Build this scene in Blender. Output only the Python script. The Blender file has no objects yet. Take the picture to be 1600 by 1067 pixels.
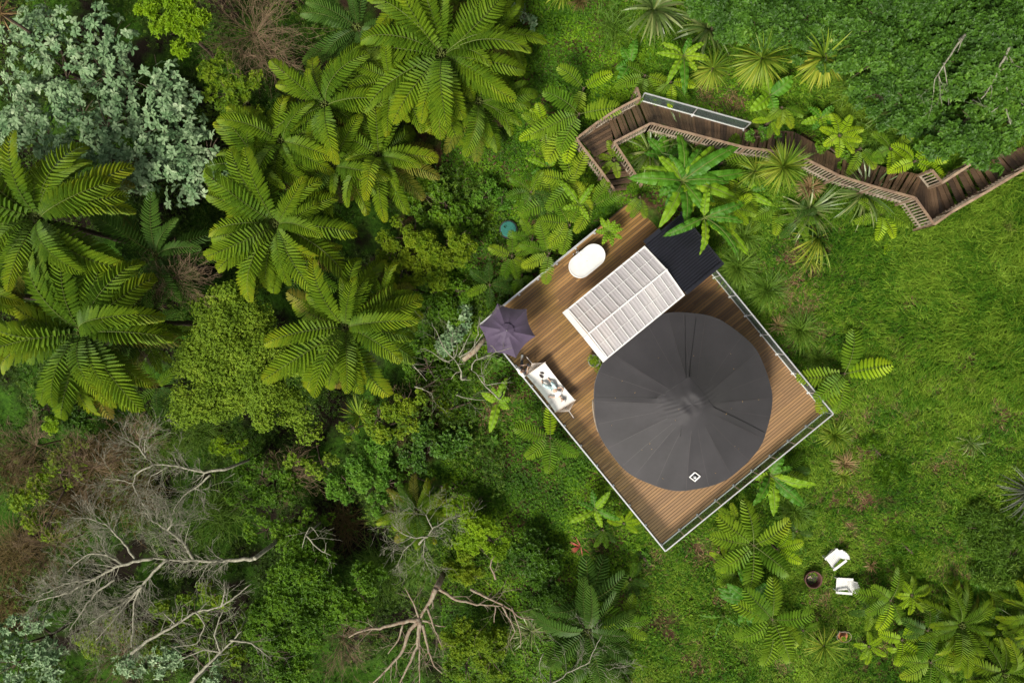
import bpy, math, random
import numpy as np
from mathutils import Vector, Matrix
random.seed(5); rng = np.random.default_rng(11)
SC = bpy.context.scene
PI = math.pi
# ---------------------------------------------------------------- camera, sky, sun, exposure
CAMH = 35.0; FPX = 1155.0                      # drone 35 m above the deck, focal length in photo pixels
cam = bpy.data.cameras.new('camera'); camo = bpy.data.objects.new('camera', cam)
SC.collection.objects.link(camo); SC.camera = camo
cam.sensor_width = 36; cam.lens = FPX / 1600 * 36; cam.clip_end = 1500; cam.clip_start = .1
camo.location = (0, 0, CAMH); camo.rotation_euler = (0, 0, 0)
SUN_EL, SUN_AZ = math.radians(50), math.radians(212)       # azimuth clockwise from +Y
w = bpy.data.worlds.new('World'); SC.world = w; w.use_nodes = True
nt = w.node_tree; bg = nt.nodes['Background']
sky = nt.nodes.new('ShaderNodeTexSky'); sky.sky_type = 'NISHITA'; sky.sun_disc = False
sky.sun_elevation = SUN_EL; sky.sun_rotation = SUN_AZ; sky.air_density = 1.0; sky.dust_density = 6; sky.ozone_density = .6
hs = nt.nodes.new('ShaderNodeHueSaturation'); hs.inputs['Saturation'].default_value = .05
nt.links.new(sky.outputs[0], hs.inputs['Color']); nt.links.new(hs.outputs[0], bg.inputs[0]); bg.inputs[1].default_value = .085
sl = bpy.data.lights.new('sun', 'SUN'); sl.energy = 4.1; sl.angle = math.radians(15); sl.color = (1, .93, .78)
so = bpy.data.objects.new('sun', sl); SC.collection.objects.link(so)
sd = Vector((math.sin(SUN_AZ) * math.cos(SUN_EL), math.cos(SUN_AZ) * math.cos(SUN_EL), math.sin(SUN_EL)))
so.rotation_euler = sd.to_track_quat('Z', 'Y').to_euler(); so.location = sd * 60
SC.view_settings.view_transform = 'Standard'; SC.view_settings.look = 'None'
SC.view_settings.exposure = 0.32; SC.view_settings.gamma = 1
SC.render.engine = 'CYCLES'
try:
    cy = SC.cycles; cy.max_bounces = 6; cy.diffuse_bounces = 3; cy.glossy_bounces = 2; cy.transmission_bounces = 3
    cy.transparent_max_bounces = 12; cy.use_denoising = True; cy.caustics_reflective = False; cy.caustics_refractive = False
    cy.use_adaptive_sampling = True; cy.adaptive_threshold = .02; cy.debug_use_spatial_splits = False
except Exception: pass

# ---------------------------------------------------------------- helpers
def W(px, py, z=0.0):
    """the point of the place at height z that the photograph shows at pixel px, py"""
    k = (CAMH - z) / FPX
    return np.array([(px - 800) * k, -(py - 533.5) * k, z])
def W2(px, py, z): p = W(px, py, z); return float(p[0]), float(p[1])
def link(o): SC.collection.objects.link(o); return o
def tagp(o, label=None, cat=None, group=None, kind=None):
    if label: o['label'] = label
    if cat: o['category'] = cat
    if group: o['group'] = group
    if kind: o['kind'] = kind
    return o
def thing(name, label, cat, loc=(0, 0, 0), rotz=0, group=None):
    o = bpy.data.objects.new(name, None); link(o); o.empty_display_size = .2
    o.location = [float(c) for c in loc]; o.rotation_euler = (0, 0, rotz)
    return tagp(o, label, cat, group)
class G:
    """collects quads and triangles, then becomes one mesh"""
    def __init__(s): s.V = []; s.Q = []; s.T = []; s.a = []; s.qm = []; s.tm = []; s.n = 0
    def add(s, V, Q=None, T=None, a=0.5, m=0):
        V = np.asarray(V, dtype=np.float32).reshape(-1, 3)
        s.V.append(V); s.a.append(np.broadcast_to(np.asarray(a, dtype=np.float32), (len(V),)))
        if Q is not None and len(Q): Q = np.asarray(Q); s.Q.append(Q + s.n); s.qm.append(np.full(len(Q), m))
        if T is not None and len(T): T = np.asarray(T); s.T.append(T + s.n); s.tm.append(np.full(len(T), m))
        s.n += len(V); return s
    def box(s, c, size, ang=0, a=.5, m=0, tilt=None):
        x, y, z = [d / 2 for d in size]
        v = np.array([[-x,-y,-z],[x,-y,-z],[x,y,-z],[-x,y,-z],[-x,-y,z],[x,-y,z],[x,y,z],[-x,y,z]])
        if tilt is not None: v = v @ np.array(tilt).T
        ca, sa = math.cos(ang), math.sin(ang)
        v = v @ np.array([[ca, sa, 0], [-sa, ca, 0], [0, 0, 1]]) + np.array(c)
        s.add(v, [[0,3,2,1],[4,5,6,7],[0,1,5,4],[1,2,6,5],[2,3,7,6],[3,0,4,7]], a=a, m=m); return s
    def beam(s, p, q, wd, ht, a=.5, m=0, up=(0, 0, 1)):
        p, q = np.array(p, float), np.array(q, float); d = q - p; L = np.linalg.norm(d); d /= L
        up = np.array(up, float)
        if abs(d @ up) > .98: up = np.array([1., 0, 0])
        sdv = np.cross(d, up); sdv /= np.linalg.norm(sdv); u = np.cross(sdv, d)
        v = [e + sdv * i * wd / 2 + u * j * ht / 2 for e in (p, q) for i, j in ((-1,-1),(1,-1),(1,1),(-1,1))]
        s.add(v, [[0,1,2,3],[7,6,5,4],[0,4,5,1],[1,5,6,2],[2,6,7,3],[3,7,4,0]], a=a, m=m); return s
    def tube(s, pts, rad, n=6, a=.5, m=0, cap=True):
        pts = np.array(pts, float); k = len(pts); rad = np.broadcast_to(np.asarray(rad, float), (k,))
        t = np.gradient(pts, axis=0); t /= np.linalg.norm(t, axis=1)[:, None] + 1e-9
        ref = np.array([0, 0, 1.]) if abs(t[0][2]) < .9 else np.array([1., 0, 0])
        A = np.cross(t, ref); A /= np.linalg.norm(A, axis=1)[:, None] + 1e-9; B = np.cross(t, A)
        ph = np.arange(n) * 2 * PI / n
        V = pts[:, None] + rad[:, None, None] * (A[:, None] * np.cos(ph)[None, :, None] + B[:, None] * np.sin(ph)[None, :, None])
        i = np.arange(k - 1)[:, None] * n; j = np.arange(n)[None]
        Q = np.stack([i + j, i + n + j, i + n + (j + 1) % n, i + (j + 1) % n], -1).reshape(-1, 4)
        V = V.reshape(-1, 3); T = None
        if cap:
            V = np.vstack([V, pts[0], pts[-1]]); c0 = k * n
            T = [[c0, q, (q + 1) % n] for q in range(n)] + [[c0 + 1, (k-1)*n + (q + 1) % n, (k-1)*n + q] for q in range(n)]
        s.add(V, Q, T, a=a, m=m); return s
    def lathe(s, prof, c=(0, 0, 0), n=32, a=.5, m=0, sx=1, sy=1):
        pr = np.array(prof, float); ph = np.arange(n) * 2 * PI / n
        V = np.stack([pr[:, 0, None] * np.cos(ph) * sx, pr[:, 0, None] * np.sin(ph) * sy, np.repeat(pr[:, 1, None], n, 1)], -1)
        i = np.arange(len(pr) - 1)[:, None] * n; j = np.arange(n)[None]
        Q = np.stack([i + j, i + (j + 1) % n, i + n + (j + 1) % n, i + n + j], -1).reshape(-1, 4)
        s.add(V.reshape(-1, 3) + np.array(c), Q, a=a, m=m); return s
    def mesh(s, name, mats, smooth=False):
        me = bpy.data.meshes.new(name)
        V = np.concatenate(s.V) if s.V else np.zeros((0, 3), np.float32)
        me.vertices.add(len(V)); me.vertices.foreach_set('co', V.ravel())
        Q = np.concatenate(s.Q) if s.Q else np.zeros((0, 4), int); T = np.concatenate(s.T) if s.T else np.zeros((0, 3), int)
        nl = Q.size + T.size; me.loops.add(nl)
        me.loops.foreach_set('vertex_index', np.concatenate([Q.ravel(), T.ravel()]).astype(np.int32))
        me.polygons.add(len(Q) + len(T))
        st = np.concatenate([np.arange(len(Q)) * 4, Q.size + np.arange(len(T)) * 3]).astype(np.int32)
        me.polygons.foreach_set('loop_start', st)
        if not isinstance(mats, (list, tuple)): mats = [mats]
        for mm in mats: me.materials.append(mm)
        mi = np.concatenate((s.qm if s.qm else []) + (s.tm if s.tm else [])).astype(np.int32)
        me.polygons.foreach_set('material_index', mi)
        me.polygons.foreach_set('use_smooth', np.full(len(mi), smooth))
        at = me.attributes.new('v', 'FLOAT', 'POINT'); at.data.foreach_set('value', np.concatenate(s.a).astype(np.float32))
        me.update(calc_edges=True); return me
    def build(s, name, mats, parent=None, smooth=False):
        o = bpy.data.objects.new(name, s.mesh(name, mats, smooth)); link(o)
        if parent is not None: o.parent = parent
        return o
def unit(v): return v / (np.linalg.norm(v, axis=-1, keepdims=True) + 1e-9)

# ---------------------------------------------------------------- materials
def newmat(name):
    m = bpy.data.materials.new(name); m.use_nodes = True; n = m.node_tree.nodes; l = m.node_tree.links
    return m, n, l, n['Principled BSDF'], n['Material Output']
def sockv(n, l, tgt, src):
    if isinstance(src, (int, float)): tgt.default_value = src
    else: l.new(src, tgt)
def math_n(n, l, op, a, b):
    x = n.new('ShaderNodeMath'); x.operation = op; sockv(n, l, x.inputs[0], a); sockv(n, l, x.inputs[1], b); return x.outputs[0]
def noise(n, l, scale, detail=3, vec=None, rough=.5):
    t = n.new('ShaderNodeTexNoise'); t.inputs['Scale'].default_value = scale; t.inputs['Detail'].default_value = detail
    t.inputs['Roughness'].default_value = rough
    if vec is None: g = n.new('ShaderNodeNewGeometry'); vec = g.outputs['Position']
    l.new(vec, t.inputs['Vector']); return t.outputs[0]
def ramp(n, l, fac, stops):
    r = n.new('ShaderNodeValToRGB'); e = r.color_ramp.elements
    while len(e) < len(stops): e.new(.5)
    for i, (p, c) in enumerate(stops): e[i].position = p; e[i].color = (*c, 1)
    l.new(fac, r.inputs[0]); return r.outputs[0]
def mixc(n, l, f, a, b):
    x = n.new('ShaderNodeMix'); x.data_type = 'RGBA'; sockv(n, l, x.inputs[0], f)
    for s_, v in ((x.inputs[6], a), (x.inputs[7], b)):
        if isinstance(v, tuple): s_.default_value = (*v, 1)
        else: l.new(v, s_)
    return x.outputs[2]
def leafmat(name, cs, rough=.5, transl=.3, nscale=.7, wn=.45, wv=.4, wo=.15, spec=.18, brown=None):
    """leaf colour from each leaf's own tint, the clump it is in, and the plant it is on"""
    if name not in ('sage_leaf', 'dry_leaf', 'red_leaf', 'brown_sedge', 'flax_dark_leaf', 'olive_leaf', 'lime_leaf', 'grass_blade'): cs = [(a * 1.2 + .002, b * 1.02, c * .85) for a, b, c in cs]
    m, n, l, p, out = newmat(name)
    at = n.new('ShaderNodeAttribute'); at.attribute_name = 'v'
    oi = n.new('ShaderNodeObjectInfo')
    nz = noise(n, l, nscale, 3, rough=.6)
    nz = math_n(n, l, 'MULTIPLY_ADD', nz, 2.2); n[nz.node.name].inputs[2].default_value = -.6
    f = math_n(n, l, 'ADD', math_n(n, l, 'MULTIPLY', at.outputs['Fac'], wv), math_n(n, l, 'MULTIPLY', nz, wn))
    f = math_n(n, l, 'ADD', f, math_n(n, l, 'MULTIPLY', oi.outputs['Random'], wo))
    k = len(cs); col = ramp(n, l, f, [(i / (k - 1) * .9 + .05, c) for i, c in enumerate(cs)])
    if brown:
        b2 = noise(n, l, brown[1], 4, rough=.7)
        bf = ramp(n, l, b2, [(brown[2], (0, 0, 0)), (brown[2] + .12, (1, 1, 1))])
        col = mixc(n, l, bf, col, brown[0])
    l.new(col, p.inputs['Base Color']); p.inputs['Roughness'].default_value = rough
    p.inputs['Specular IOR Level'].default_value = spec
    if transl > 0:
        t = n.new('ShaderNodeBsdfTranslucent'); l.new(col, t.inputs[0])
        mx = n.new('ShaderNodeMixShader'); mx.inputs[0].default_value = transl
        l.new(p.outputs[0], mx.inputs[1]); l.new(t.outputs[0], mx.inputs[2]); l.new(mx.outputs[0], out.inputs[0])
    return m
def plain(name, col, rough=.5, metal=0, spec=.5, var=.12, nscale=6, bump=0, col2=None, coat=0):
    m, n, l, p, out = newmat(name)
    tc = n.new('ShaderNodeTexCoord')
    nz = noise(n, l, nscale, 5, tc.outputs['Object'], .6)
    c2 = col2 or tuple(c * (1 - 2.2 * var) for c in col)
    l.new(ramp(n, l, nz, [(.3, c2), (.7, col)]), p.inputs['Base Color'])
    p.inputs['Roughness'].default_value = rough; p.inputs['Metallic'].default_value = metal; p.inputs['Specular IOR Level'].default_value = spec
    if coat: p.inputs['Coat Weight'].default_value = coat
    if bump:
        b = n.new('ShaderNodeBump'); b.inputs['Strength'].default_value = bump; b.inputs['Distance'].default_value = .02
        l.new(nz, b.inputs['Height']); l.new(b.outputs[0], p.inputs['Normal'])
    return m
M = {}
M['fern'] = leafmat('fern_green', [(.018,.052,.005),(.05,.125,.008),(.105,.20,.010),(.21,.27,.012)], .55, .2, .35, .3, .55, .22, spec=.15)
M['fern_olive'] = leafmat('fern_olive', [(.04,.075,.012),(.09,.14,.018),(.16,.19,.03),(.15,.10,.03)], .6, .2, .5)
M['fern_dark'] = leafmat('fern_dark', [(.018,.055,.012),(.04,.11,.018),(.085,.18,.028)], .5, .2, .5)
M['fern_soft'] = leafmat('fern_soft', [(.035,.10,.010),(.075,.19,.014),(.15,.28,.02),(.27,.38,.025)], .5, .3, .4, .3, .3, .4)
M['fern_lime'] = leafmat('fern_lime', [(.12,.27,.012),(.2,.38,.016),(.31,.46,.02)], .5, .3, .5)
M['rachis'] = plain('frond_stalk', (.13,.17,.03), .7, var=.2)
M['sage'] = leafmat('sage_leaf', [(.04,.10,.035),(.11,.20,.085),(.20,.30,.15),(.38,.46,.29)], .55, .15, .6, .25, .65, .1, spec=.35)
M['lime'] = leafmat('lime_leaf', [(.08,.17,.006),(.17,.30,.008),(.30,.42,.012)], .5, .3, .9)
M['limefine'] = leafmat('light_green_leaf', [(.065,.15,.012),(.15,.28,.022),(.29,.42,.055)], .5, .3, .9)
M['olive'] = leafmat('olive_leaf', [(.035,.08,.004),(.09,.17,.007),(.18,.26,.01),(.27,.33,.02)], .5, .25, .9)
M['green'] = leafmat('mid_green_leaf', [(.012,.045,.003),(.04,.12,.007),(.085,.21,.012),(.17,.31,.02)], .45, .25, .9)
M['dark'] = leafmat('dark_green_leaf', [(.008,.03,.004),(.022,.07,.007),(.045,.13,.01),(.10,.22,.02)], .4, .2, .8)
M['gloss'] = leafmat('glossy_leaf', [(.008,.034,.004),(.022,.075,.008),(.05,.145,.014),(.12,.25,.03)], .5, .15, .5, .35, .5, .1, spec=.25)
M['jade'] = leafmat('jade_leaf', [(.02,.065,.006),(.05,.16,.014),(.13,.30,.035)], .45, .25, .9)
M['broad'] = leafmat('broad_leaf', [(.018,.09,.008),(.045,.17,.012),(.10,.27,.016)], .5, .3, .8, .5, .3, .2, spec=.25)
M['broad_lime'] = leafmat('broad_lime_leaf', [(.07,.19,.010),(.13,.29,.014),(.25,.41,.02)], .5, .3, .8)
M['spiky'] = leafmat('sword_leaf', [(.02,.07,.008),(.06,.15,.014),(.14,.24,.025),(.30,.35,.05)], .45, .2, .6, .15, .75, .1)
M['flax'] = leafmat('flax_leaf', [(.012,.04,.01),(.04,.10,.02),(.10,.17,.05),(.26,.31,.15)], .4, .15, .6, .15, .75, .1, spec=.55)
M['flax_dark'] = leafmat('flax_dark_leaf', [(.02,.03,.025),(.06,.07,.05),(.14,.15,.12)], .4, .1, .6, .1, .8, .1)
M['dryleaf'] = leafmat('dry_leaf', [(.09,.055,.022),(.21,.135,.06),(.38,.28,.15)], .7, .15, .6, .2, .7, .1)
M['tuss'] = leafmat('sedge_leaf', [(.02,.07,.008),(.06,.15,.016),(.15,.27,.04)], .5, .2, .6, .3, .6, .1)
M['tuss_b'] = leafmat('brown_sedge', [(.04,.035,.012),(.10,.075,.025),(.19,.13,.05)], .6, .2, .6, .3, .6, .1)
M['grass'] = leafmat('grass_blade', [(.012,.045,.005),(.038,.125,.008),(.09,.21,.012),(.21,.33,.03)], .6, .3, .34, .85, .7, 0, brown=((.20,.15,.065), .48, .62))
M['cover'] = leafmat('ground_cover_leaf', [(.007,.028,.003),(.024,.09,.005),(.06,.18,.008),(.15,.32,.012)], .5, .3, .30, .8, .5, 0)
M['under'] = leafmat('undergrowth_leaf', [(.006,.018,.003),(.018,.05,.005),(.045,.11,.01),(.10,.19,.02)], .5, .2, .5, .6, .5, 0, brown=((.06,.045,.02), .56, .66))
M['twig'] = plain('brown_twig', (.19,.125,.07), .8, var=.25, nscale=2)
M['bark'] = plain('bark', (.11,.075,.05), .9, var=.3, nscale=8, bump=.4)
M['redbark'] = plain('reddish_bark', (.15,.085,.055), .9, var=.3, nscale=7, bump=.6, col2=(.30,.27,.20))
M['deadwood'] = plain('lichen_grey_wood', (.36,.35,.27), .9, nscale=9, bump=.6, col2=(.09,.085,.06))
M['red'] = leafmat('red_leaf', [(.25,.03,.03),(.5,.10,.08),(.55,.25,.2)], .5, .2, .6)

def soilmat():
    m, n, l, p, out = newmat('soil_and_moss')
    a = noise(n, l, .35, 5, rough=.6); b = noise(n, l, 5, 6, rough=.7)
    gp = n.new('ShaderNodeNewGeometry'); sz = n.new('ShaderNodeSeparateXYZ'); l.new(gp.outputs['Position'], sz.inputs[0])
    gully_shade = ramp(n, l, math_n(n, l, 'MULTIPLY', sz.outputs['Z'], -.2), [(.45, (0,0,0)), (.8, (1,1,1))])  # shade painted into the soil colour, blacker lower down the gully
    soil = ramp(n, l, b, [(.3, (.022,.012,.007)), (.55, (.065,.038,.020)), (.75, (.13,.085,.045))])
    soil = mixc(n, l, gully_shade, soil, (.012,.009,.006))
    moss = ramp(n, l, b, [(.3, (.01,.035,.003)), (.7, (.05,.12,.01))])
    l.new(mixc(n, l, ramp(n, l, a, [(.42, (0,0,0)), (.56, (1,1,1))]), soil, moss), p.inputs['Base Color'])
    p.inputs['Roughness'].default_value = .95; p.inputs['Specular IOR Level'].default_value = .1
    bp = n.new('ShaderNodeBump'); bp.inputs['Strength'].default_value = .8; bp.inputs['Distance'].default_value = .1
    l.new(b, bp.inputs['Height']); l.new(bp.outputs[0], p.inputs['Normal']); return m
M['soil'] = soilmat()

def boardmat(name, lo, hi, grey, moss, gf=(.5, .7), mf=(.5, .75)):
    m, n, l, p, out = newmat(name)
    tc = n.new('ShaderNodeTexCoord'); mp = n.new('ShaderNodeMapping'); mp.inputs['Scale'].default_value = (.9, 14, 14)
    l.new(tc.outputs['Object'], mp.inputs[0]); at = n.new('ShaderNodeAttribute'); at.attribute_name = 'v'
    g = noise(n, l, 1.6, 5, mp.outputs[0], .65)
    f = math_n(n, l, 'ADD', math_n(n, l, 'MULTIPLY', g, .8), math_n(n, l, 'MULTIPLY', at.outputs['Fac'], .75))
    c = ramp(n, l, f, [(.25, lo), (1.0, hi)])
    b = noise(n, l, .42, 4, tc.outputs['Object'], .6)
    c = mixc(n, l, ramp(n, l, b, [(mf[0], (0,0,0)), (mf[1], (.75,)*3)]), c, moss)
    # weathered, greyer boards towards the open south-west end
    sx = n.new('ShaderNodeSeparateXYZ'); l.new(tc.outputs['Object'], sx.inputs[0])
    yy = math_n(n, l, 'MULTIPLY_ADD', sx.outputs['Y'], -.075); n[yy.node.name].inputs[2].default_value = -.1
    yy = math_n(n, l, 'ADD', yy, math_n(n, l, 'MULTIPLY', math_n(n, l, 'SUBTRACT', g, .5), 1.2))
    c = mixc(n, l, ramp(n, l, yy, [(gf[0], (0,0,0)), (gf[1], (.6,)*3)]), c, grey)
    l.new(c, p.inputs['Base Color'])
    l.new(ramp(n, l, g, [(.3, (.35,)*3), (.8, (.6,)*3)]), p.inputs['Roughness'])
    bp = n.new('ShaderNodeBump'); bp.inputs['Strength'].default_value = .3; bp.inputs['Distance'].default_value = .01
    l.new(g, bp.inputs['Height']); l.new(bp.outputs[0], p.inputs['Normal']); return m
M['board'] = boardmat('deck_board', (.085,.040,.014), (.29,.16,.055), (.29,.18,.10), (.19,.115,.016))
M['board_dark'] = boardmat('dark_stained_board', (.014,.009,.006), (.088,.052,.028), (.07,.04,.025), (.05,.035,.015))
M['rail_wood'] = plain('weathered_rail_wood', (.27,.19,.12), .7, nscale=4, col2=(.13,.08,.055), bump=.3)
M['slat_wood'] = plain('pale_slat_wood', (.36,.31,.24), .8, nscale=3, col2=(.16,.11,.08))
M['white'] = plain('white_paint', (.64,.64,.64), .4, var=.04)
M['steel'] = plain('brushed_steel', (.72,.73,.75), .32, metal=.6, var=.1)
M['black'] = plain('black_metal', (.012,.013,.02), .38, var=.15, nscale=2)
M['darkgrey'] = plain('dark_grey_paint', (.04,.04,.045), .6)
M['cloth'] = plain('white_cotton', (.66,.655,.64), .9, var=.03, nscale=3)
M['rope'] = plain('cotton_rope', (.66,.58,.52), .9)
M['skin'] = plain('skin', (.50,.34,.26), .55, var=.06)
M['hair'] = plain('brown_hair', (.085,.045,.03), .6, var=.2)
M['shirt'] = plain('white_shirt', (.80,.80,.80), .85, var=.03)
M['trouser'] = plain('denim_trousers', (.10,.12,.17), .85)
M['sandal'] = plain('dark_sandal', (.035,.02,.022), .7)
M['terra'] = plain('terracotta', (.42,.16,.07), .8, var=.2, nscale=9)
M['rust'] = plain('rusty_steel', (.12,.045,.035), .8, nscale=8, col2=(.05,.022,.02), bump=.4)
M['ash'] = plain('ash', (.10,.085,.075), .95, nscale=12, col2=(.02,.017,.015), bump=.5)
M['lid'] = plain('green_plastic', (.02,.16,.13), .5, var=.12)
M['pane'] = None
def glassmat(name, tint, a):
    m, n, l, p, out = newmat(name); p.inputs['Base Color'].default_value = (*tint, 1); p.inputs['Roughness'].default_value = .06
    t = n.new('ShaderNodeBsdfTransparent'); t.inputs[0].default_value = (.82,.88,.86,1); mx = n.new('ShaderNodeMixShader'); mx.inputs[0].default_value = a
    l.new(t.outputs[0], mx.inputs[1]); l.new(p.outputs[0], mx.inputs[2]); l.new(mx.outputs[0], out.inputs[0]); return m
M['glass'] = glassmat('clear_glass', (.12,.15,.15), .3)
def polymat():
    m, n, l, p, out = newmat('twinwall_polycarbonate')
    tc = n.new('ShaderNodeTexCoord'); mp = n.new('ShaderNodeMapping'); mp.inputs['Scale'].default_value = (.9, .3, 1)
    l.new(tc.outputs['Object'], mp.inputs[0]); g = noise(n, l, 1.3, 3, mp.outputs[0], .5)
    l.new(ramp(n, l, g, [(.3, (.50,.48,.51)), (.55, (.60,.575,.605)), (.75, (.72,.69,.70))]), p.inputs['Base Color'])
    p.inputs['Roughness'].default_value = .25
    t = n.new('ShaderNodeBsdfTransparent'); t.inputs[0].default_value = (.85,.82,.84,1)
    tl = n.new('ShaderNodeBsdfTranslucent'); tl.inputs[0].default_value = (.6,.57,.6,1)
    mx = n.new('ShaderNodeMixShader'); mx.inputs[0].default_value = .35; l.new(p.outputs[0], mx.inputs[1]); l.new(tl.outputs[0], mx.inputs[2])
    m2 = n.new('ShaderNodeMixShader'); m2.inputs[0].default_value = .14; l.new(mx.outputs[0], m2.inputs[1]); l.new(t.outputs[0], m2.inputs[2])
    l.new(m2.outputs[0], out.inputs[0]); return m
M['poly'] = polymat()
def canvasmat(name, col, col2, sheen=.2):
    m, n, l, p, out = newmat(name); tc = n.new('ShaderNodeTexCoord')
    a = noise(n, l, .5, 4, tc.outputs['Object'], .6); b = noise(n, l, 3, 5, tc.outputs['Object'], .6)
    f = math_n(n, l, 'ADD', math_n(n, l, 'MULTIPLY', a, .7), math_n(n, l, 'MULTIPLY', b, .3))
    l.new(ramp(n, l, f, [(.35, col2), (.65, col)]), p.inputs['Base Color']); p.inputs['Roughness'].default_value = .72
    p.inputs['Sheen Weight'].default_value = sheen
    bp = n.new('ShaderNodeBump'); bp.inputs['Strength'].default_value = .15; bp.inputs['Distance'].default_value = .03
    l.new(b, bp.inputs['Height']); l.new(bp.outputs[0], p.inputs['Normal']); return m
M['canvas'] = canvasmat('charcoal_canvas', (.026,.0235,.028), (.016,.015,.018))
M['umb'] = canvasmat('plum_canvas', (.078,.052,.10), (.05,.034,.068))

# ---------------------------------------------------------------- terrain
TCP = [(100,100,-5),(400,300,-5.2),(0,600,-6),(300,800,-6),(100,1000,-6),(600,1000,-5),(600,500,-4.6),(450,650,-5.5),(600,150,-3.6),
 (750,200,-1.6),(750,350,-2.2),(795,360,-1.9),(730,700,-2.6),(850,640,-2.1),(900,850,-2.3),(800,950,-3.2),(1000,1000,-2.5),(850,60,-1),(850,250,-.6),
 (900,180,.4),(990,140,1.2),(1050,250,.6),(1000,50,1.6),(1100,150,1.4),(1100,60,2),(1250,100,3),(1240,190,2.3),(1220,250,2),(1180,300,.6),
 (1500,100,5),(1600,230,5),(1500,270,4),(1440,360,3),(1430,300,3.4),(1320,320,1.8),(1340,230,2.9),(1400,500,1.4),(1600,500,3.6),(1240,430,-.2),
 (1310,620,-1),(1200,560,-1.2),(1100,700,-1.6),(980,500,-1.6),(900,430,-1.6),(1500,800,0),(1600,800,.5),(1300,900,-2),(1600,1040,-.5),(1200,1000,-2.5),
 (1400,1000,-1.8),(-300,300,-5),(-300,900,-6),(500,-300,-2.5),(1200,-300,4),(1900,100,7),(1900,700,4),(1500,1400,-1),(600,1400,-5)]
_C = np.array([W(*c) for c in TCP])
def ground(x, y):
    x = np.asarray(x, float); y = np.asarray(y, float)
    d2 = (x[..., None] - _C[:, 0])**2 + (y[..., None] - _C[:, 1])**2
    wt = np.exp(-d2 / (2 * 2.3**2)) + 2e-3 * np.exp(-d2 / (2 * 6.**2)) + 1e-7 / (1 + d2)
    z = (wt * _C[:, 2]).sum(-1) / wt.sum(-1)
    return z + .12 * np.sin(x * 1.1 + np.sin(y * .7) * 2) * np.cos(y * .9 + x * .3) + .05 * np.sin(x * 3.1 + y * 2.3)
gx = np.concatenate([np.linspace(-500, -30, 30), np.linspace(-29, 29, 200), np.linspace(30, 500, 30)])
gy = np.concatenate([np.linspace(-500, -22, 30), np.linspace(-21, 21, 150), np.linspace(22, 500, 30)])
X, Y = np.meshgrid(gx, gy); Z = ground(X, Y)
g = G(); nx, ny = len(gx), len(gy)
i, j = np.meshgrid(np.arange(nx - 1), np.arange(ny - 1)); b = (j * nx + i).ravel()
g.add(np.stack([X, Y, Z], -1).reshape(-1, 3), np.stack([b, b + 1, b + nx + 1, b + nx], -1))
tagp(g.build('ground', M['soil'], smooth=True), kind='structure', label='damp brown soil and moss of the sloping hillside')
def onpix(px, py):
    """world point on the ground seen at a pixel"""
    z = 0.
    for _ in range(8): x, y = W2(px, py, z); z = float(ground(x, y))
    return np.array([x, y, z])

# ---------------------------------------------------------------- deck and things fixed to it
TH = math.radians(39.25)                       # the boards run north-east
DO = W(751, 507, 0); ex = np.array([math.cos(TH), math.sin(TH), 0]); ey = np.array([-math.sin(TH), math.cos(TH), 0])
DL, DW = 9.98, 13.49
def D(a, b_, z=0.): p = DO + ex * a - ey * b_; p[2] = z; return p      # a along the boards, b_ across them
def inD(px, py, z=0.): p = W(px, py, z) - DO; return float(p @ ex), float(-(p @ ey))
def path_floor(): pass
deck = thing('timber_deck', 'large square brown timber deck under the round dark tent', 'deck', D(0, 0, 0), TH)
g = G(); step = .136; nb = int(DW / step)
for k in range(nb):
    a0 = 0; y0 = -(k + .5) * step
    while a0 < DL - .01:
        a1 = min(DL, a0 + random.choice([4.8, 5.4, 3.6, 6.0]))
        if DL - a1 < .6: a1 = DL
        g.box(((a0 + a1) / 2, y0, -.016 + random.uniform(-.001, .001)), (a1 - a0 - .004, step - .022, .032), a=random.random()**1.3); a0 = a1
g.build('deck_boards', M['board'], deck)
g = G(); g.box((DL / 2, -DW / 2, -.19), (DL - .1, DW - .1, .25)); g.build('gap_shade_slab', M['darkgrey'], deck)  # solid dark slab added below the boards, stands in for shade in gaps
g = G()
for c, s_ in (((DL/2, .025, -.12), (DL + .1, .04, .25)), ((DL/2, -DW - .03, -.12), (DL + .1, .04, .25)), ((-.025, -DW/2, -.12), (.04, DW, .25)), ((DL + .025, -DW/2, -.12), (.04, DW, .25))):
    g.box(c, s_)
g.build('fascia', M['board_dark'], deck)
for a in (.6, 3.3, 6.1, 8.9):
    for b_ in (.6, 4.4, 8.3, 12.1):
        p = D(a, b_); zg = float(ground(p[0], p[1])); h = max(.4, -zg + .2)
        g = G(); g.box((a, -b_, -.3 - h / 2), (.15, .15, h)); g.build('support_post', M['bark'], deck)

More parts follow.
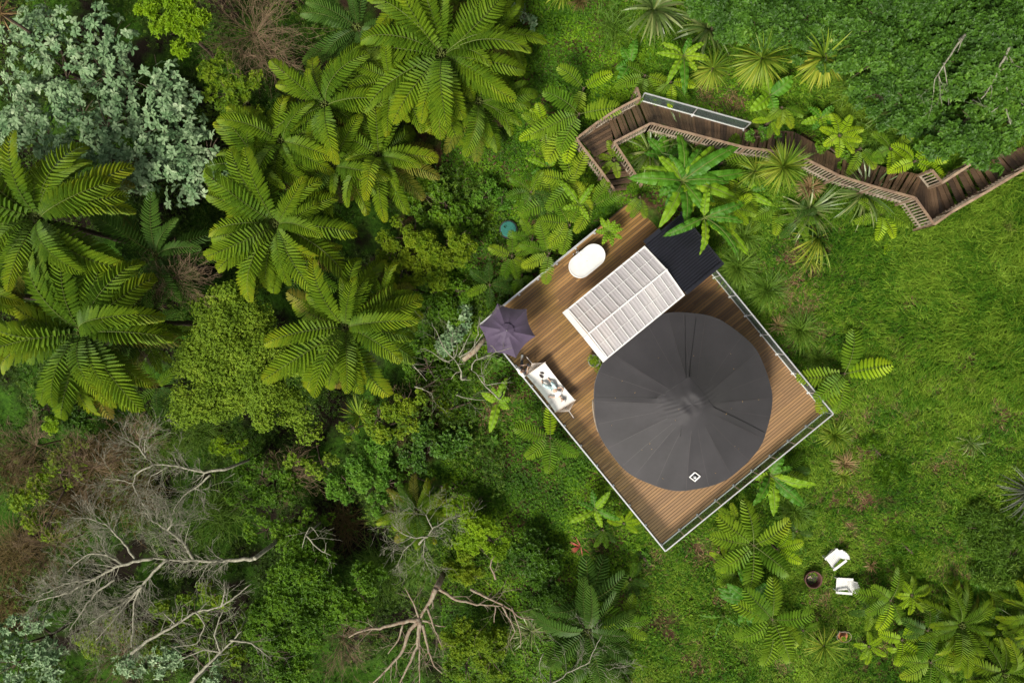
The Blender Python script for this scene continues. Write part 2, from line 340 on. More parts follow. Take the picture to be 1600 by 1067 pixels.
def glass_railing(label, p0, p1, n, h=1.0, inw=None, gid='glass railings round the deck', base=.04):
    p0 = np.array(p0, float); p1 = np.array(p1, float); d = p1 - p0; L = np.linalg.norm(d); u = d / L
    t = thing('glass_railing', label, 'railing', p0, group=gid); o = -p0
    iw = unit(np.cross(u, [0, 0, 1.])) if inw is None else inw
    G().beam(p0 + o + [0, 0, base], p1 + o + [0, 0, base], .05, .07).build('bottom_channel', M['white'], t)
    G().beam(p0 + o + [0, 0, h], p1 + o + [0, 0, h], .055, .04).build('top_rail', M['steel'], t)
    for k in range(n + 1):
        q = o + p0 + d * k / n; g = G(); g.beam(q + [0, 0, .02], q + [0, 0, h - .02], .035, .05, up=u)
        g.box(q + [0, 0, .03] + iw * .05, (.09, .09, .06), math.atan2(u[1], u[0])); g.build('post', M['steel'], t)
    for k in range(n):
        a_ = o + p0 + d * (k + .03) / n; b2 = o + p0 + d * (k + .97) / n; g = G()
        g.beam(a_ + [0, 0, h * .51], b2 + [0, 0, h * .51], .012, h * .86); g.build('glass_panel', M['glass'], t)
    return t
glass_railing('long glass railing along the south-west deck edge behind the hammock', D(-.0, .15), D(-.0, DW), 11, inw=ex)
glass_railing('glass railing at the lower right edge of the deck, over the torn-leaved plant', D(0.03, DW), D(DL, DW), 9, inw=ey)
glass_railing('glass railing on the right deck edge running down from the black roof', D(DL, 4.1), D(DL, DW - .03), 8, inw=-ex)
glass_railing('glass railing at the upper left deck edge, behind the white bath', D(.0, .02), D(6.9, .02), 6, inw=-ey)

# ---------------------------------------------------------------- the tent
TC = W(1067, 627, 2.05); TC[2] = 0; TR = 3.97
tent = thing('round_tent', 'large round charcoal canvas tent with a pointed roof on the deck', 'tent', TC)
TC2 = TC
nr, na = 46, 288
ribs = [math.radians(a) for a in (2, 33, 75, 100, 146, 180, 212, 237, 272, 303, 335)]
cap = []                                          # the raised square of cloth stretched over the top frame
for px, py in ((1082, 590), (1031, 624), (1068, 668), (1119, 637)):
    q = W(px, py, 4.1) - TC; cap.append((q[0], q[1]))
cx0, cy0 = np.mean([c[0] for c in cap]), np.mean([c[1] for c in cap])
def roofz(x, y):
    r = np.hypot(x, y); th = np.arctan2(y, x)
    t = np.clip(r / TR, 0, 1)
    xx, yy = x - cx0, y - cy0
    # distance to the tilted square frame
    e = np.maximum.reduce([(-(cap[(k+1) % 4][1] - cap[k][1]) * (x - cap[k][0]) + (cap[(k+1) % 4][0] - cap[k][0]) * (y - cap[k][1])) * -1 /
        math.hypot(cap[(k+1) % 4][0] - cap[k][0], cap[(k+1) % 4][1] - cap[k][1]) for k in range(4)])
    z = 2.05 + 2.15 * (1 - t)**1.0 - .22 * np.sin(t * PI)
    ridge = np.zeros_like(z)
    for a in ribs:
        dd = np.abs((th - a + PI) % (2 * PI) - PI) * r
        ridge = np.maximum(ridge, np.exp(-dd / (.10 + .22 * r / TR)))
    z = z + ridge * .065 * np.sin(np.clip(t * 1.03, 0, 1) * PI)**.8 * np.clip((r - .9) / 1.2, 0, 1) 
    for k, (a, b_) in enumerate(cap):               # the pull of each frame corner
        z = z + (.16 if k < 2 else .1) * np.exp(-np.hypot(x - a, y - b_) / .35)
    z = np.minimum(z, 3.86 + .1 * np.hypot(xx, yy))
    wr = np.exp(-((np.hypot(xx, yy)) / 1.25)**4)
    z = z - .10 * np.exp(-(np.hypot(xx, yy) / .6)**2)
    z = z + wr * .010 * np.sin((xx * 1.3 + yy * .6) * 9 + 2.5 * np.sin(yy * 3)) * np.sin(xx * 3 + 1)
    z = z + wr * .007 * np.sin((xx * .7 - yy * 1.5) * 22 + np.sin(xx * 5))
    z = z + .012 * np.sin(th * 9 + r * 2) * t + .01 * np.sin(th * 23) * t**4
    return z
rr = TR * np.linspace(0, 1, nr)**.8; aa = np.arange(na) * 2 * PI / na
R_, A_ = np.meshgrid(rr, aa, indexing='ij'); R_ = R_ * (1 + .006 * np.sin(A_ * 11 + 1) * (R_ / TR)**3)
xx, yy = R_ * np.cos(A_), R_ * np.sin(A_); zz = roofz(xx, yy)
g = G(); ii, jj = np.meshgrid(np.arange(nr - 1), np.arange(na), indexing='ij')
g.add(np.stack([xx, yy, zz], -1).reshape(-1, 3), np.stack([ii*na + jj, (ii+1)*na + jj, (ii+1)*na + (jj+1) % na, ii*na + (jj+1) % na], -1).reshape(-1, 4))
x1, y1 = xx[-1], yy[-1]; lip = [np.stack([x1 * f, y1 * f, zz[-1] + dz], -1) for f, dz in ((1, 0), (1.004, -.05), (.995, -.16), (.97, -.17))]
L_ = len(lip); ii, jj = np.meshgrid(np.arange(L_ - 1), np.arange(na), indexing='ij')
g.add(np.concatenate(lip), np.stack([ii*na + jj, (ii+1)*na + jj, (ii+1)*na + (jj+1) % na, ii*na + (jj+1) % na], -1).reshape(-1, 4))
g.build('canvas_roof', M['canvas'], tent, smooth=True)
g = G(); g.lathe([(3.62, 0.02), (3.7, 1.0), (3.78, 1.97)], n=64); g.build('tent_wall', M['canvas'], tent, smooth=True)
def roofline(pts, wd, name, m, off=.012):
    P = []
    for (a, b_), (c, d_) in zip(pts[:-1], pts[1:]):
        for t in np.linspace(0, 1, 24): P.append((a + (c - a) * t, b_ + (d_ - b_) * t))
    P = np.array(P); z = roofz(P[:, 0], P[:, 1]) + off
    g = G(); d = np.gradient(P, axis=0); nn = np.stack([-d[:, 1], d[:, 0]], -1); nn /= np.linalg.norm(nn, axis=1)[:, None] + 1e-9
    l_ = np.column_stack([P + nn * wd / 2, z]); r_ = np.column_stack([P - nn * wd / 2, z]); k = len(P)
    V = np.concatenate([l_, r_]); Q = [[q, q + 1, k + q + 1, k + q] for q in range(k - 1)]
    g.add(V, Q); return g.build(name, m, tent)
def rp(px, py, z=None):
    z = 3.2 if z is None else z
    q = W(px, py, z) - TC; return (q[0], q[1])
seamm = plain('black_seam_tape', (.012,.012,.014), .6)
roofline([cap[0], rp(1087, 540, 3.2), rp(1088, 497, 2.2)], .035, 'seam', seamm)
roofline([rp(1076, 592, 4), rp(1075, 545, 3.2), rp(1071, 493, 2.2)], .03, 'seam', seamm)
roofline([cap[1], rp(975, 623, 3.0), rp(929, 621, 2.1)], .035, 'seam', seamm)
roofline([cap[3], rp(1160, 657, 3.0), rp(1196, 676, 2.2)], .035, 'seam', seamm)
roofline([rp(1068, 672, 3.9), rp(1067, 684, 3.7)], .03, 'seam', seamm)
roofline([cap[0], cap[1]], .022, 'seam', seamm, .006); roofline([cap[0], cap[3]], .022, 'seam', seamm, .006)
lightseam = plain('light_seam_tape', (.055,.050,.054), .7)
for a in [r_ + d_ for r_ in ribs for d_ in (0, .26)]:
    roofline([(math.cos(a) * 1.15, math.sin(a) * 1.15), (math.cos(a) * 3.9, math.sin(a) * 3.9)], .022, 'stitched_seam', lightseam, .006)
# flue flashing: a white square collar with the dark opening of the flue
fx, fy = rp(1085.5, 744.5, 2.35); fz = float(roofz(np.array(fx), np.array(fy)))
fl = G(); sl_ = .235
for a in range(4):
    q = [(math.cos(a * PI/2 + .08) * sl_ , math.sin(a * PI/2 + .08) * sl_ * .9), (math.cos((a+1) * PI/2 + .08) * sl_, math.sin((a+1) * PI/2 + .08) * sl_ * .9)]
    z0 = [float(roofz(np.array(fx + c[0]), np.array(fy + c[1]))) + .05 for c in q]
    fl.beam((fx + q[0][0], fy + q[0][1], z0[0]), (fx + q[1][0], fy + q[1][1], z0[1]), .05, .07)
fo = fl.build('flue_flashing', M['white'], tent)
g = G(); q4 = [(fx + math.cos(a * PI/2 + .08) * .22, fy + math.sin(a * PI/2 + .08) * .2) for a in range(4)]
g.add([(a, b_, float(roofz(np.array(a), np.array(b_))) + .03) for a, b_ in q4], [[0, 1, 2, 3]]); g.build('flue_opening', M['black'], fo)
g = G(); g.lathe([(0, .16), (.07, .14), (.075, 0), (.075, -.1)], (fx + .01, fy - .03, fz), 20); g.build('flue_pipe', M['steel'], fo, smooth=True)
# pale edge of the rolled door flap on the left side
P = [(TC[0] - TC[0] + 4.0 * math.cos(a), 4.0 * math.sin(a), 1.9) for a in np.linspace(math.radians(179), math.radians(200), 10)]
G().tube(P, .035, 6).build('door_flap_edge', M['slat_wood'], tent, smooth=True)

# ---------------------------------------------------------------- polycarbonate canopy
c_top, c_right, c_bot, c_left = [W(px, py, 2.35) for px, py in ((1006.4, 382.8), (1069.7, 457.6), (948.6, 554.3), (886.2, 484))]
CW = float(np.linalg.norm(c_right[:2] - c_top[:2])); CLn = float(np.linalg.norm(c_top[:2] - c_left[:2]))
can = thing('patio_canopy', 'white framed pitched canopy with translucent ribbed panels beside the tent', 'canopy', (c_left[0], c_left[1], 0), TH)
EV, RI = 2.3, 2.75; hw = CW / 2
def cz(y): return EV + (RI - EV) * (1 - abs(y + hw) / hw)
for sgn in (0, 1):
    g = G(); nn = 150; xs = np.linspace(0.05, CLn - .03, nn); y0, y1_ = (-.02, -hw) if sgn == 0 else (-hw, -CW + .02)
    V = []; ysub = np.linspace(y0, y1_, 8)
    for y in ysub:
        V.append(np.column_stack([xs, np.full(nn, y), cz(y) + .006 * np.sin(xs * 2 * PI / .15) + .03]))
    V = np.concatenate(V); Q = [[r * nn + c, r * nn + c + 1, (r+1) * nn + c + 1, (r+1) * nn + c] for r in range(7) for c in range(nn - 1)]
    g.add(V, Q); g.build('roof_panel', M['poly'], can, smooth=True)
nraf = 11
for k in range(nraf):
    x = CLn * (k / (nraf - 1)) ; x = min(max(x, .04), CLn - .04)
    for y0, y1_ in ((0, -hw), (-hw, -CW)):
        G().beam((x, y0, cz(y0) + .06), (x, y1_, cz(y1_) + .06), .032 if 0 < k < nraf - 1 else .06, .05).build('rafter', M['white'], can)
G().beam((0, -hw, RI + .07), (CLn, -hw, RI + .07), .07, .06).build('ridge_cap', M['white'], can)
for y in (-.01, -CW + .01): G().beam((-.02, y, EV + .02), (CLn, y, EV + .02), .07, .09).build('gutter', M['white'], can)
for y in (-CW * .22, -CW * .75): G().beam((.1, y, cz(y) + .075), (CLn - .1, y, cz(y) + .075), .02, .02).build('purlin', M['white'], can)
g = G(); g.beam((-.12, .03, EV), (-.14, -hw, RI), .24, .05); g.beam((-.14, -hw, RI), (-.12, -CW - .03, EV), .24, .05); g.build('gable_fascia', M['white'], can)
for x in (.08, CLn - .08):
    for y in (-.08, -CW + .08): g = G(); g.box((x, y, EV / 2), (.09, .09, EV)); g.build('canopy_post', M['white'], can)
# kitchen bench under the canopy
kb = thing('kitchen_bench', 'pale outdoor kitchen bench seen dimly through the canopy panels', 'bench', (c_left[0] + ex[0]*2.2 - ey[0]*.5, c_left[1] + ex[1]*2.2 - ey[1]*.5, 0), TH)
g = G(); g.box((0, 0, .87), (2.4, .62, .05)); g.build('worktop', M['slat_wood'], kb)
g = G(); g.box((0, 0, .43), (2.3, .55, .83)); g.build('cabinet', M['darkgrey'], kb)
g = G(); g.box((-.5, 0, .9), (.5, .4, .02)); g.build('sink', M['steel'], kb)

# ---------------------------------------------------------------- black roofed wash house
b_l, b_t, b_r, b_b = [W(px, py, 2.45) for px, py in ((1007.5, 383), (1062, 342), (1124.5, 411), (1068.5, 458))]
BW = CW + .02; BLn = 2.12
hut = thing('wash_house', 'small wash house with black corrugated roof joined to the white canopy', 'hut', (c_top[0] + ex[0]*.04, c_top[1] + ex[1]*.04, 0), TH)
g = G(); nn = 230; ys = np.linspace(0.03, -BW - .02, nn); V = []
for x in (0, BLn * .5, BLn): V.append(np.column_stack([np.full(nn, x), ys, 2.5 - .09 * x + .022 * np.sign(np.sin(ys * 2 * PI / .125)) * np.abs(np.sin(ys * 2 * PI / .125))**.4]))
Q = [[r * nn + c, r * nn + c + 1, (r+1) * nn + c + 1, (r+1) * nn + c] for r in range(2) for c in range(nn - 1)]
g.add(np.concatenate(V), Q); g.build('corrugated_roof', M['black'], hut, smooth=False)
G().beam((-.0, .06, 2.53), (BLn * .42, .06, 2.5), .2, .05).beam((0, -BW - .02, 2.53), (BLn, -BW - .02, 2.36), .16, .05).beam((BLn + .02, .1, 2.33), (BLn + .02, -BW - .1, 2.33), .06, .09).build('flashing', M['black'], hut)
g = G(); g.box((BLn / 2, -BW / 2, 1.15), (BLn - .2, BW - .2, 2.3)); g.build('wall', M['darkgrey'], hut)
g = G(); g.box((BLn * .45, -.09, 1.0), (.8, .03, 2.0)); g.build('door', M['board_dark'], hut)

# ---------------------------------------------------------------- bath with cover-white basin
bc = W(917, 408, .5)
bath = thing('bathtub', 'white oval freestanding bathtub near the upper left railing', 'bathtub', (bc[0], bc[1], 0), TH)
def stad(sx, r, n=28, sq=1.0):
    o = []
    for k in range(n):
        a = -PI/2 + PI * k / (n - 1); o.append((sx + r * math.cos(a), r * math.sin(a)))
    for k in range(n):
        a = PI/2 + PI * k / (n - 1); o.append((-sx + r * math.cos(a), r * math.sin(a)))
    return o
def rings(g, spec, m=0):
    n = None; base = []
    for sx, r, z in spec:
        o = stad(sx, r); base.append(np.array([(a, b_, z) for a, b_ in o])); n = len(o)
    V = np.concatenate(base); Q = [[r * n + k, r * n + (k + 1) % n, (r+1) * n + (k + 1) % n, (r+1) * n + k] for r in range(len(spec) - 1) for k in range(n)]
    g.add(V, Q, m=m)
g = G(); rings(g, [(.36,.40,.0),(.38,.48,.2),(.40,.54,.55),(.41,.545,.58),(.405,.53,.595),(.40,.515,.59)]); g.build('tub_shell', M['white'], bath, smooth=True)
g = G(); rings(g, [(.40,.515,.59),(.395,.495,.578),(.37,.45,.56),(.3,.36,.552),(.01,.01,.55)]); g.build('basin', M['white'], bath, smooth=True)
g = G(); g.tube([(-.12, .6, 0), (-.12, .6, .85), (-.11, .52, .9), (-.08, .36, .86)], .014, 8); tp = g.build('tap', M['steel'], bath, smooth=True)
g = G(); g.tube([(-.2, .6, .7), (-.04, .6, .7)], .02, 8); g.build('tap_handle', M['steel'], tp)
for dx in (-.22, -.02): 
    g = G(); g.lathe([(0, .05), (.03, .045), (.03, 0)], (dx, .66, 0), 12); g.build('tap_foot', M['steel'], bath)

# ---------------------------------------------------------------- umbrella
uc = W(791.8, 516.4, 2.75)
um = thing('garden_umbrella', 'plum coloured six panel garden umbrella at the left corner of the deck', 'umbrella', (uc[0], uc[1], 0))
tips = []
for px, py in ((836.5,525.6),(822.7,482.5),(777.4,474),(748.5,509),(761.7,551.6),(806.3,559.5)):
    q = W(px, py, 2.2) - W(791.8, 516.4, 2.75); tips.append((q[0], q[1], 2.2))
g = G()
for k in range(6):
    A, B = np.array(tips[k]), np.array(tips[(k+1) % 6]); N1, N2 = 14, 10; V = []
    top = np.array([0, 0, 2.78])
    for i in range(N1 + 1):
        t = i / N1
        for j in range(N2 + 1):
            s_ = j / N2; e = A * (1 - s_) + B * s_; bow = 4 * s_ * (1 - s_)
            e2 = e * (1 - .10 * bow * t); p = top * (1 - t) + e2 * t; p[2] = 2.78 + (2.2 - 2.78) * (t**1.15) + .07 * math.sin(t * PI) - .05 * bow * t + .035 * bow * math.sin(t*PI) * math.exp(-((s_ - .5) / .12)**2)
            V.append(p)
    Q = [[i*(N2+1)+j, (i+1)*(N2+1)+j, (i+1)*(N2+1)+j+1, i*(N2+1)+j+1] for i in range(N1) for j in range(N2)]
    g.add(V, Q)
g.build('canopy', M['umb'], um, smooth=False)
g = G()
for k in range(6):
    A, B = np.array(tips[k]) * .25, np.array(tips[(k+1) % 6]) * .25
    A[2] = B[2] = 2.74; m_ = (A + B) / 2 * 1.12; m_[2] = 2.77
    g.add([(0, 0, 2.9), A, m_, B], None, [[0, 1, 2], [0, 2, 3]])
g.build('vent_cap', M['umb'], um)
for k in range(6): G().beam((0, 0, 2.72), np.array(tips[k]) * .97 + np.array([0, 0, .03]), .02, .02).build('rib', M['darkgrey'], um)
G().tube([(0, 0, .02), (0, 0, 2.86)], .022, 10).build('pole', M['darkgrey'], um, smooth=True)
G().lathe([(0, .09), (.06, .09), (.22, .05), (.25, .0)], n=28).build('base', M['darkgrey'], um, smooth=True)
G().lathe([(0, .05), (.02, .03), (.02, 0)], (0, 0, 2.88), 12).build('finial', M['steel'], um)

# ---------------------------------------------------------------- hammock on its stand
HZ = .55
hA1, hA2, hB1, hB2 = [W(px, py, HZ + .12) for px, py in ((851.3,566.4),(822.6,586.6),(898.6,625.1),(867.6,643.4))]
hm = thing('hammock', 'cream hammock with wooden spreader bars on a low stand, person lying in it', 'hammock', (*( (hA1 + hB2)[:2] / 2), 0)); ho = np.array([*((hA1 + hB2)[:2] / 2), 0])
g = G(); N1, N2 = 26, 14; V = []
for i in range(N1 + 1):
    t = i / N1; L0 = hA1 * (1 - t) + hB1 * t; R0 = hA2 * (1 - t) + hB2 * t; mid = (L0 + R0) / 2
    for j in range(N2 + 1):
        s_ = j / N2; sag = .13 * 4 * t * (1 - t) + .09 * 4 * s_ * (1 - s_) * 4 * t * (1 - t); wd = 1 - .05 * 4 * t * (1 - t)
        p = mid + ((L0 * (1 - s_) + R0 * s_) - mid) * wd; p = p - ho; p[2] = HZ + .12 - sag + .004 * math.sin(s_ * 40) * math.sin(t * 9); V.append(p)
g.add(V, [[i*(N2+1)+j, (i+1)*(N2+1)+j, (i+1)*(N2+1)+j+1, i*(N2+1)+j+1] for i in range(N1) for j in range(N2)])
g.build('hammock_bed', M['cloth'], hm, smooth=True)
knots = (W(831.3, 567.8, .85), W(889.6, 642.5, .85)); ends = (W(822.8, 557.5, 1.05), W(896.7, 653, 1.05))
for (q1, q2), kn, en in (((hA1, hA2), knots[0], ends[0]), ((hB1, hB2), knots[1], ends[1])):
    d = (q2 - q1); G().tube([q1 - ho - d * .04, q2 - ho + d * .04], .02, 8).build('spreader_bar', M['rail_wood'] if False else M['rope'], hm)
    g = G()
    for k in range(13): g.tube([q1 + d * (k / 12) - ho, kn - ho], .0065, 4)
    g.tube([kn - ho, en - ho], .022, 6); g.build('suspension_cords', M['rope'], hm)
hd = unit(ends[1] - ends[0]); hd[2] = 0; hs_ = np.array([-hd[1], hd[0], 0]); hmid = (ends[0] + ends[1]) / 2
P = [ends[0] - ho, ends[0] - ho + hd * .5 + [0, 0, -.75]]; P += [ends[0] - ho + hd * .95 + [0, 0, -1.0], ends[1] - ho - hd * .95 + [0, 0, -1.0], ends[1] - ho - hd * .5 + [0, 0, -.75], ends[1] - ho]
G().tube(P, .028, 8).build('stand_beam', M['darkgrey'], hm)
for tt in (.27, .73):
    c = ends[0] * (1 - tt) + ends[1] * tt - ho; c[2] = .04
    G().beam(c - hs_ * .62, c + hs_ * .62, .06, .05).build('stand_foot', M['rail_wood'], hm)
# sandals lying on the hammock
for (px, py, a) in ((846.2, 582.0, -.45), (845.7, 587.8, -.75)):
    c = W(px, py, .52); sa = thing('sandal', 'dark %s sandal lying on the cream hammock' % ('upper' if py < 584 else 'lower'), 'sandal', (c[0], c[1], .56), a, 'pair of dark sandals')
    g = G(); o = [(.13 * math.cos(t) * (1 if math.cos(t) > 0 else 1), (.045 - .012 * math.cos(t * 2)) * math.sin(t)) for t in np.linspace(0, 2 * PI, 20, endpoint=False)]
    n_ = len(o); V = [(a_, b_, .0) for a_, b_ in o] + [(a_, b_, .025) for a_, b_ in o] + [(0, 0, .025)]
    g.add(V, [[k, (k+1) % n_, n_ + (k+1) % n_, n_ + k] for k in range(n_)], [[n_ + k, n_ + (k+1) % n_, 2 * n_] for k in range(n_)]); g.build('sole', M['sandal'], sa)
    g = G(); g.tube([(0, -.045, .02), (.05, 0, .055), (0, .045, .02)], .009, 6); g.build('strap', M['sandal'], sa)

# ---------------------------------------------------------------- people: one skinned surface each
def skin_obj(name, verts, edges, rads, mat_, parent, root=0, sub=1):
    me = bpy.data.meshes.new(name); me.from_pydata([tuple(float(c) for c in v) for v in verts], edges, []); me.update()
    o = bpy.data.objects.new(name, me); link(o); o.parent = parent
    md = o.modifiers.new('skin', 'SKIN'); md.use_smooth_shade = True
    sv = me.skin_vertices[0].data
    for k, r in enumerate(rads): sv[k].radius = (r, r) if not isinstance(r, tuple) else r; sv[k].use_root = (k == root)
    if sub: s2 = o.modifiers.new('sub', 'SUBSURF'); s2.levels = sub; s2.render_levels = sub
    me.materials.append(mat_); return o
class Fig:
    def __init__(s): s.v = []; s.e = []; s.r = []
    def p(s, c, r, prev=None):
        s.v.append(np.array(c, float)); s.r.append(r)
        if prev is not None: s.e.append((prev, len(s.v) - 1))
        return len(s.v) - 1
    def hand(s, wrist, d, n, curl=.4, side=1):
        """palm, four fingers of unequal length and a thumb from the side of the palm"""
        w0 = s.v[wrist]; d = unit(np.array(d, float)); n = unit(np.array(n, float)); lat = unit(np.cross(d, n)) * side
        palm = s.p(w0 + d * .05, .026, wrist)
        for k, ln in enumerate((.072, .08, .075, .058)):
            o = w0 + d * .092 + lat * (.03 - .02 * k); a = s.p(o, .010, palm)
            b_ = s.p(o + d * ln * .5 - n * ln * .15 * curl * 2, .0085, a); s.p(o + d * ln * (.5 + .45 * (1 - curl)) - n * ln * (.3 + .5 * curl), .0075, b_)
        a = s.p(w0 + d * .035 + lat * .042, .011, palm); b_ = s.p(w0 + d * .065 + lat * .062 - n * .01, .0095, a); s.p(w0 + d * .09 + lat * .06 - n * .02, .008, b_)
def head(parent, c, up, fwd, r, hairmat, hat=None):
    """head with brow, nose, chin and ears as one ellipsoid-based mesh; hair as its own cap"""
    up = unit(np.array(up, float)); fwd = np.array(fwd, float); fwd = unit(fwd - up * (fwd @ up)); rt = np.cross(fwd, up)
    def T(V): return np.array(V) @ np.array([fwd, rt, up]) + np.array(c)
    nu, nv = 20, 14; V = []; 
    for i in range(nv + 1):
        ph = PI * i / nv
        for j in range(nu):
            th = 2 * PI * j / nu; x, y, z = math.sin(ph) * math.cos(th), math.sin(ph) * math.sin(th), math.cos(ph)
            x *= .98; y *= .80; z *= 1.18
            if z < 0: y *= 1 + .25 * z; x = x * (1 + .12 * z) + (.06 if x > 0 else 0)
            if x > .75 and abs(y) < .2 and -.35 < z < .15: x += .2
            if x > .5 and .2 < abs(y) < .5 and 0 < z < .3: x -= .07
            if x > .6 and abs(y) < .3 and -.62 < z < -.45: x += .05
            V.append((x * r, y * r, z * r))
    Q = [[i*nu+j, (i+1)*nu+j, (i+1)*nu+(j+1) % nu, i*nu+(j+1) % nu] for i in range(nv) for j in range(nu)]
    g = G(); g.add(T(V), Q)
    for sgn in (-1, 1):
        g.add(T([(.05*r, sgn*.80*r, .2*r), (-.2*r, sgn*.92*r, .2*r), (-.2*r, sgn*.9*r, -.2*r), (.02*r, sgn*.8*r, -.2*r)]), [[0, 1, 2, 3]])
        g.add(T([(.86*r, sgn*.25*r, .13*r), (.86*r, sgn*.42*r, .13*r), (.84*r, sgn*.42*r, .05*r), (.86*r, sgn*.25*r, .05*r)]) , [[0, 1, 2, 3]], m=1)
    g.build('head', [M['skin'], M['sandal']], parent, smooth=True)
    V = []; h = G(); nu, nv = 24, 9
    for i in range(nv + 1):
        ph = PI * .62 * i / nv
        for j in range(nu):
            th = 2 * PI * j / nu; x, y, z = math.sin(ph) * math.cos(th), math.sin(ph) * math.sin(th), math.cos(ph)
            if x > .2 and z < .55: z = max(z, .5); 
            k = 1.07 + .03 * math.sin(th * 9 + i)
            V.append((x * .99 * k * r - .04 * r, y * .86 * k * r, z * 1.2 * k * r))
    h.add(T(V), [[i*nu+j, (i+1)*nu+j, (i+1)*nu+(j+1) % nu, i*nu+(j+1) % nu] for i in range(nv) for j in range(nu)])
    h.build('hair', hairmat, parent, smooth=True)

# person A lies on the back in the hammock, head towards the lower right end, knees apart
pa = W(862, 608, .6); A0 = np.array([pa[0], pa[1], 0])
pl = thing('person', 'person lying in the hammock in a white top and pale blue patterned trousers', 'person', A0)
def HP(px, py, z): return W(px, py, z) - A0
pelvis = HP(864.5, 606.5, .60); chest = HP(871.5, 614.8, .66); neck = HP(875.3, 620.5, .66); hd_c = HP(879.5, 625.2, .70)
f = Fig()
r0 = f.p(pelvis, .105); r1 = f.p((pelvis + chest) / 2, .10, r0); r2 = f.p(chest, .115, r1); r3 = f.p(neck, .05, r2); f.p((neck + hd_c) / 2, .05, r3)
lsh = f.p(HP(869.3, 619.3, .64), .05, r2); le = f.p(HP(864.8, 620.8, .60), .038, lsh); lw_ = f.p(HP(861.2, 620.2, .60), .027, le); f.hand(lw_, HP(858, 620, .6) - HP(861.2, 620.2, .6), (0, 0, 1), .3, 1)
rsh = f.p(HP(876.6, 613.3, .64), .05, r2); re_ = f.p(HP(880.0, 606.5, .60), .038, rsh); rw = f.p(HP(874.6, 605.0, .66), .027, re_); f.hand(rw, HP(871, 606, .66) - HP(874.6, 605, .66), (0, 0, 1), .3, -1)
lh = f.p(HP(861.5, 606.8, .60), .085, r0); lk = f.p(HP(849.5, 601.8, .78), .06, lh); la = f.p(HP(847.4, 596.8, .54), .04, lk); f.p(HP(846.0, 593.8, .56), .035, la)
rh = f.p(HP(867, 604.0, .60), .085, r0); rk = f.p(HP(864.5, 600.5, .74), .06, rh); ra = f.p(HP(857.5, 592.8, .54), .04, rk); f.p(HP(856.0, 590.6, .57), .035, ra)
skin_obj('body', f.v, f.e, f.r, M['skin'], pl)
s = Fig(); a = s.p(pelvis * .6 + chest * .4, .125); b_ = s.p(chest, .135, a); s.p(chest * .4 + neck * .6, .075, b_)
q = s.p(f.v[lsh], .068, b_); s.p((f.v[lsh] + f.v[le]) / 2, .056, q); q = s.p(f.v[rsh], .068, b_); s.p((f.v[rsh] + f.v[re_]) / 2, .056, q)
skin_obj('shirt', s.v, s.e, s.r, M['shirt'], pl)
def patmat():
    m, n, l, p, out = newmat('pale_patterned_cloth'); tc = n.new('ShaderNodeTexCoord'); z = noise(n, l, 26, 2, tc.outputs['Object'])
    l.new(ramp(n, l, z, [(.40, (.08,.25,.30)), (.5, (.40,.55,.58)), (.60, (.72,.72,.70))]), p.inputs['Base Color']); p.inputs['Roughness'].default_value = .9; return m
s = Fig(); a = s.p(pelvis, .125); 
for hh, kk, aa_ in ((lh, lk, la), (rh, rk, ra)):
    q = s.p(f.v[hh], .105, a); q = s.p((f.v[hh] + f.v[kk]) / 2, .1, q); q = s.p(f.v[kk], .085, q); s.p(f.v[kk] * .5 + f.v[aa_] * .5, .075, q)
skin_obj('trousers', s.v, s.e, s.r, patmat(), pl)
head(pl, hd_c, hd_c - neck, (0, 0, 1), .098, M['hair'])
G().lathe([(.0, .10), (.06, .085), (.095, .03), (.13, .0)], n=20).build('sun_hat', M['cloth'], pl).matrix_local = Matrix.Translation(Vector(hd_c + unit(hd_c - neck) * .045)) @ Vector(unit(hd_c - neck)).to_track_quat('Z', 'Y').to_matrix().to_4x4()

# person B stands with the back against the railing and looks down at a device in both hands
B0 = W(811.5, 581, 0) ; B0 = B0 + ex * .12; B0[2] = 0
pb = thing('person', 'brown haired person in a white shirt leaning on the railing, holding a small dark device', 'person', B0, TH)
# local frame: x into the deck, y along the railing towards the umbrella
f = Fig(); r0 = f.p((-.02, 0, .93), .115); r1 = f.p((-.05, 0, 1.12), .105, r0); r2 = f.p((-.07, 0, 1.33), .125, r1); r3 = f.p((-.02, 0, 1.47), .055, r2); f.p((.04, 0, 1.54), .055, r3)
for sg in (-1, 1):
    q = f.p((-.08, .18 * sg, 1.38), .058, r2); e_ = f.p((.1, .25 * sg, 1.15), .042, q); w_ = f.p((.32, .08 * sg + .03, 1.18), .028, e_); f.hand(w_, (.08, -.05 * sg, .02), (0, 0, 1), .7, -sg)
q = f.p((0, -.1, .9), .095, r0); k = f.p((.06, -.12, .5), .062, q); a = f.p((.04, -.12, .09), .042, k); f.p((.17, -.12, .045), .04, a)
q = f.p((0, .1, .9), .095, r0); k = f.p((.2, .22, .52), .062, q); a = f.p((.34, .36, .10), .042, k); f.p((.42, .47, .06), .04, a)
skin_obj('body', f.v, f.e, f.r, M['skin'], pb)
s = Fig(); a = s.p((-.03, 0, .95), .15); b_ = s.p((-.06, 0, 1.12), .15, a); c_ = s.p((-.08, 0, 1.35), .165, b_); s.p((-.04, 0, 1.44), .09, c_)
for sg in (-1, 1): q = s.p((-.09, .2 * sg, 1.38), .09, c_); s.p((.02, .235 * sg, 1.26), .075, q)
skin_obj('shirt', s.v, s.e, s.r, M['shirt'], pb)
s = Fig(); a = s.p((-.01, 0, .9), .13)
q = s.p((0, -.1, .86), .108, a); q = s.p((.06, -.12, .5), .08, q); s.p((.04, -.12, .14), .065, q)
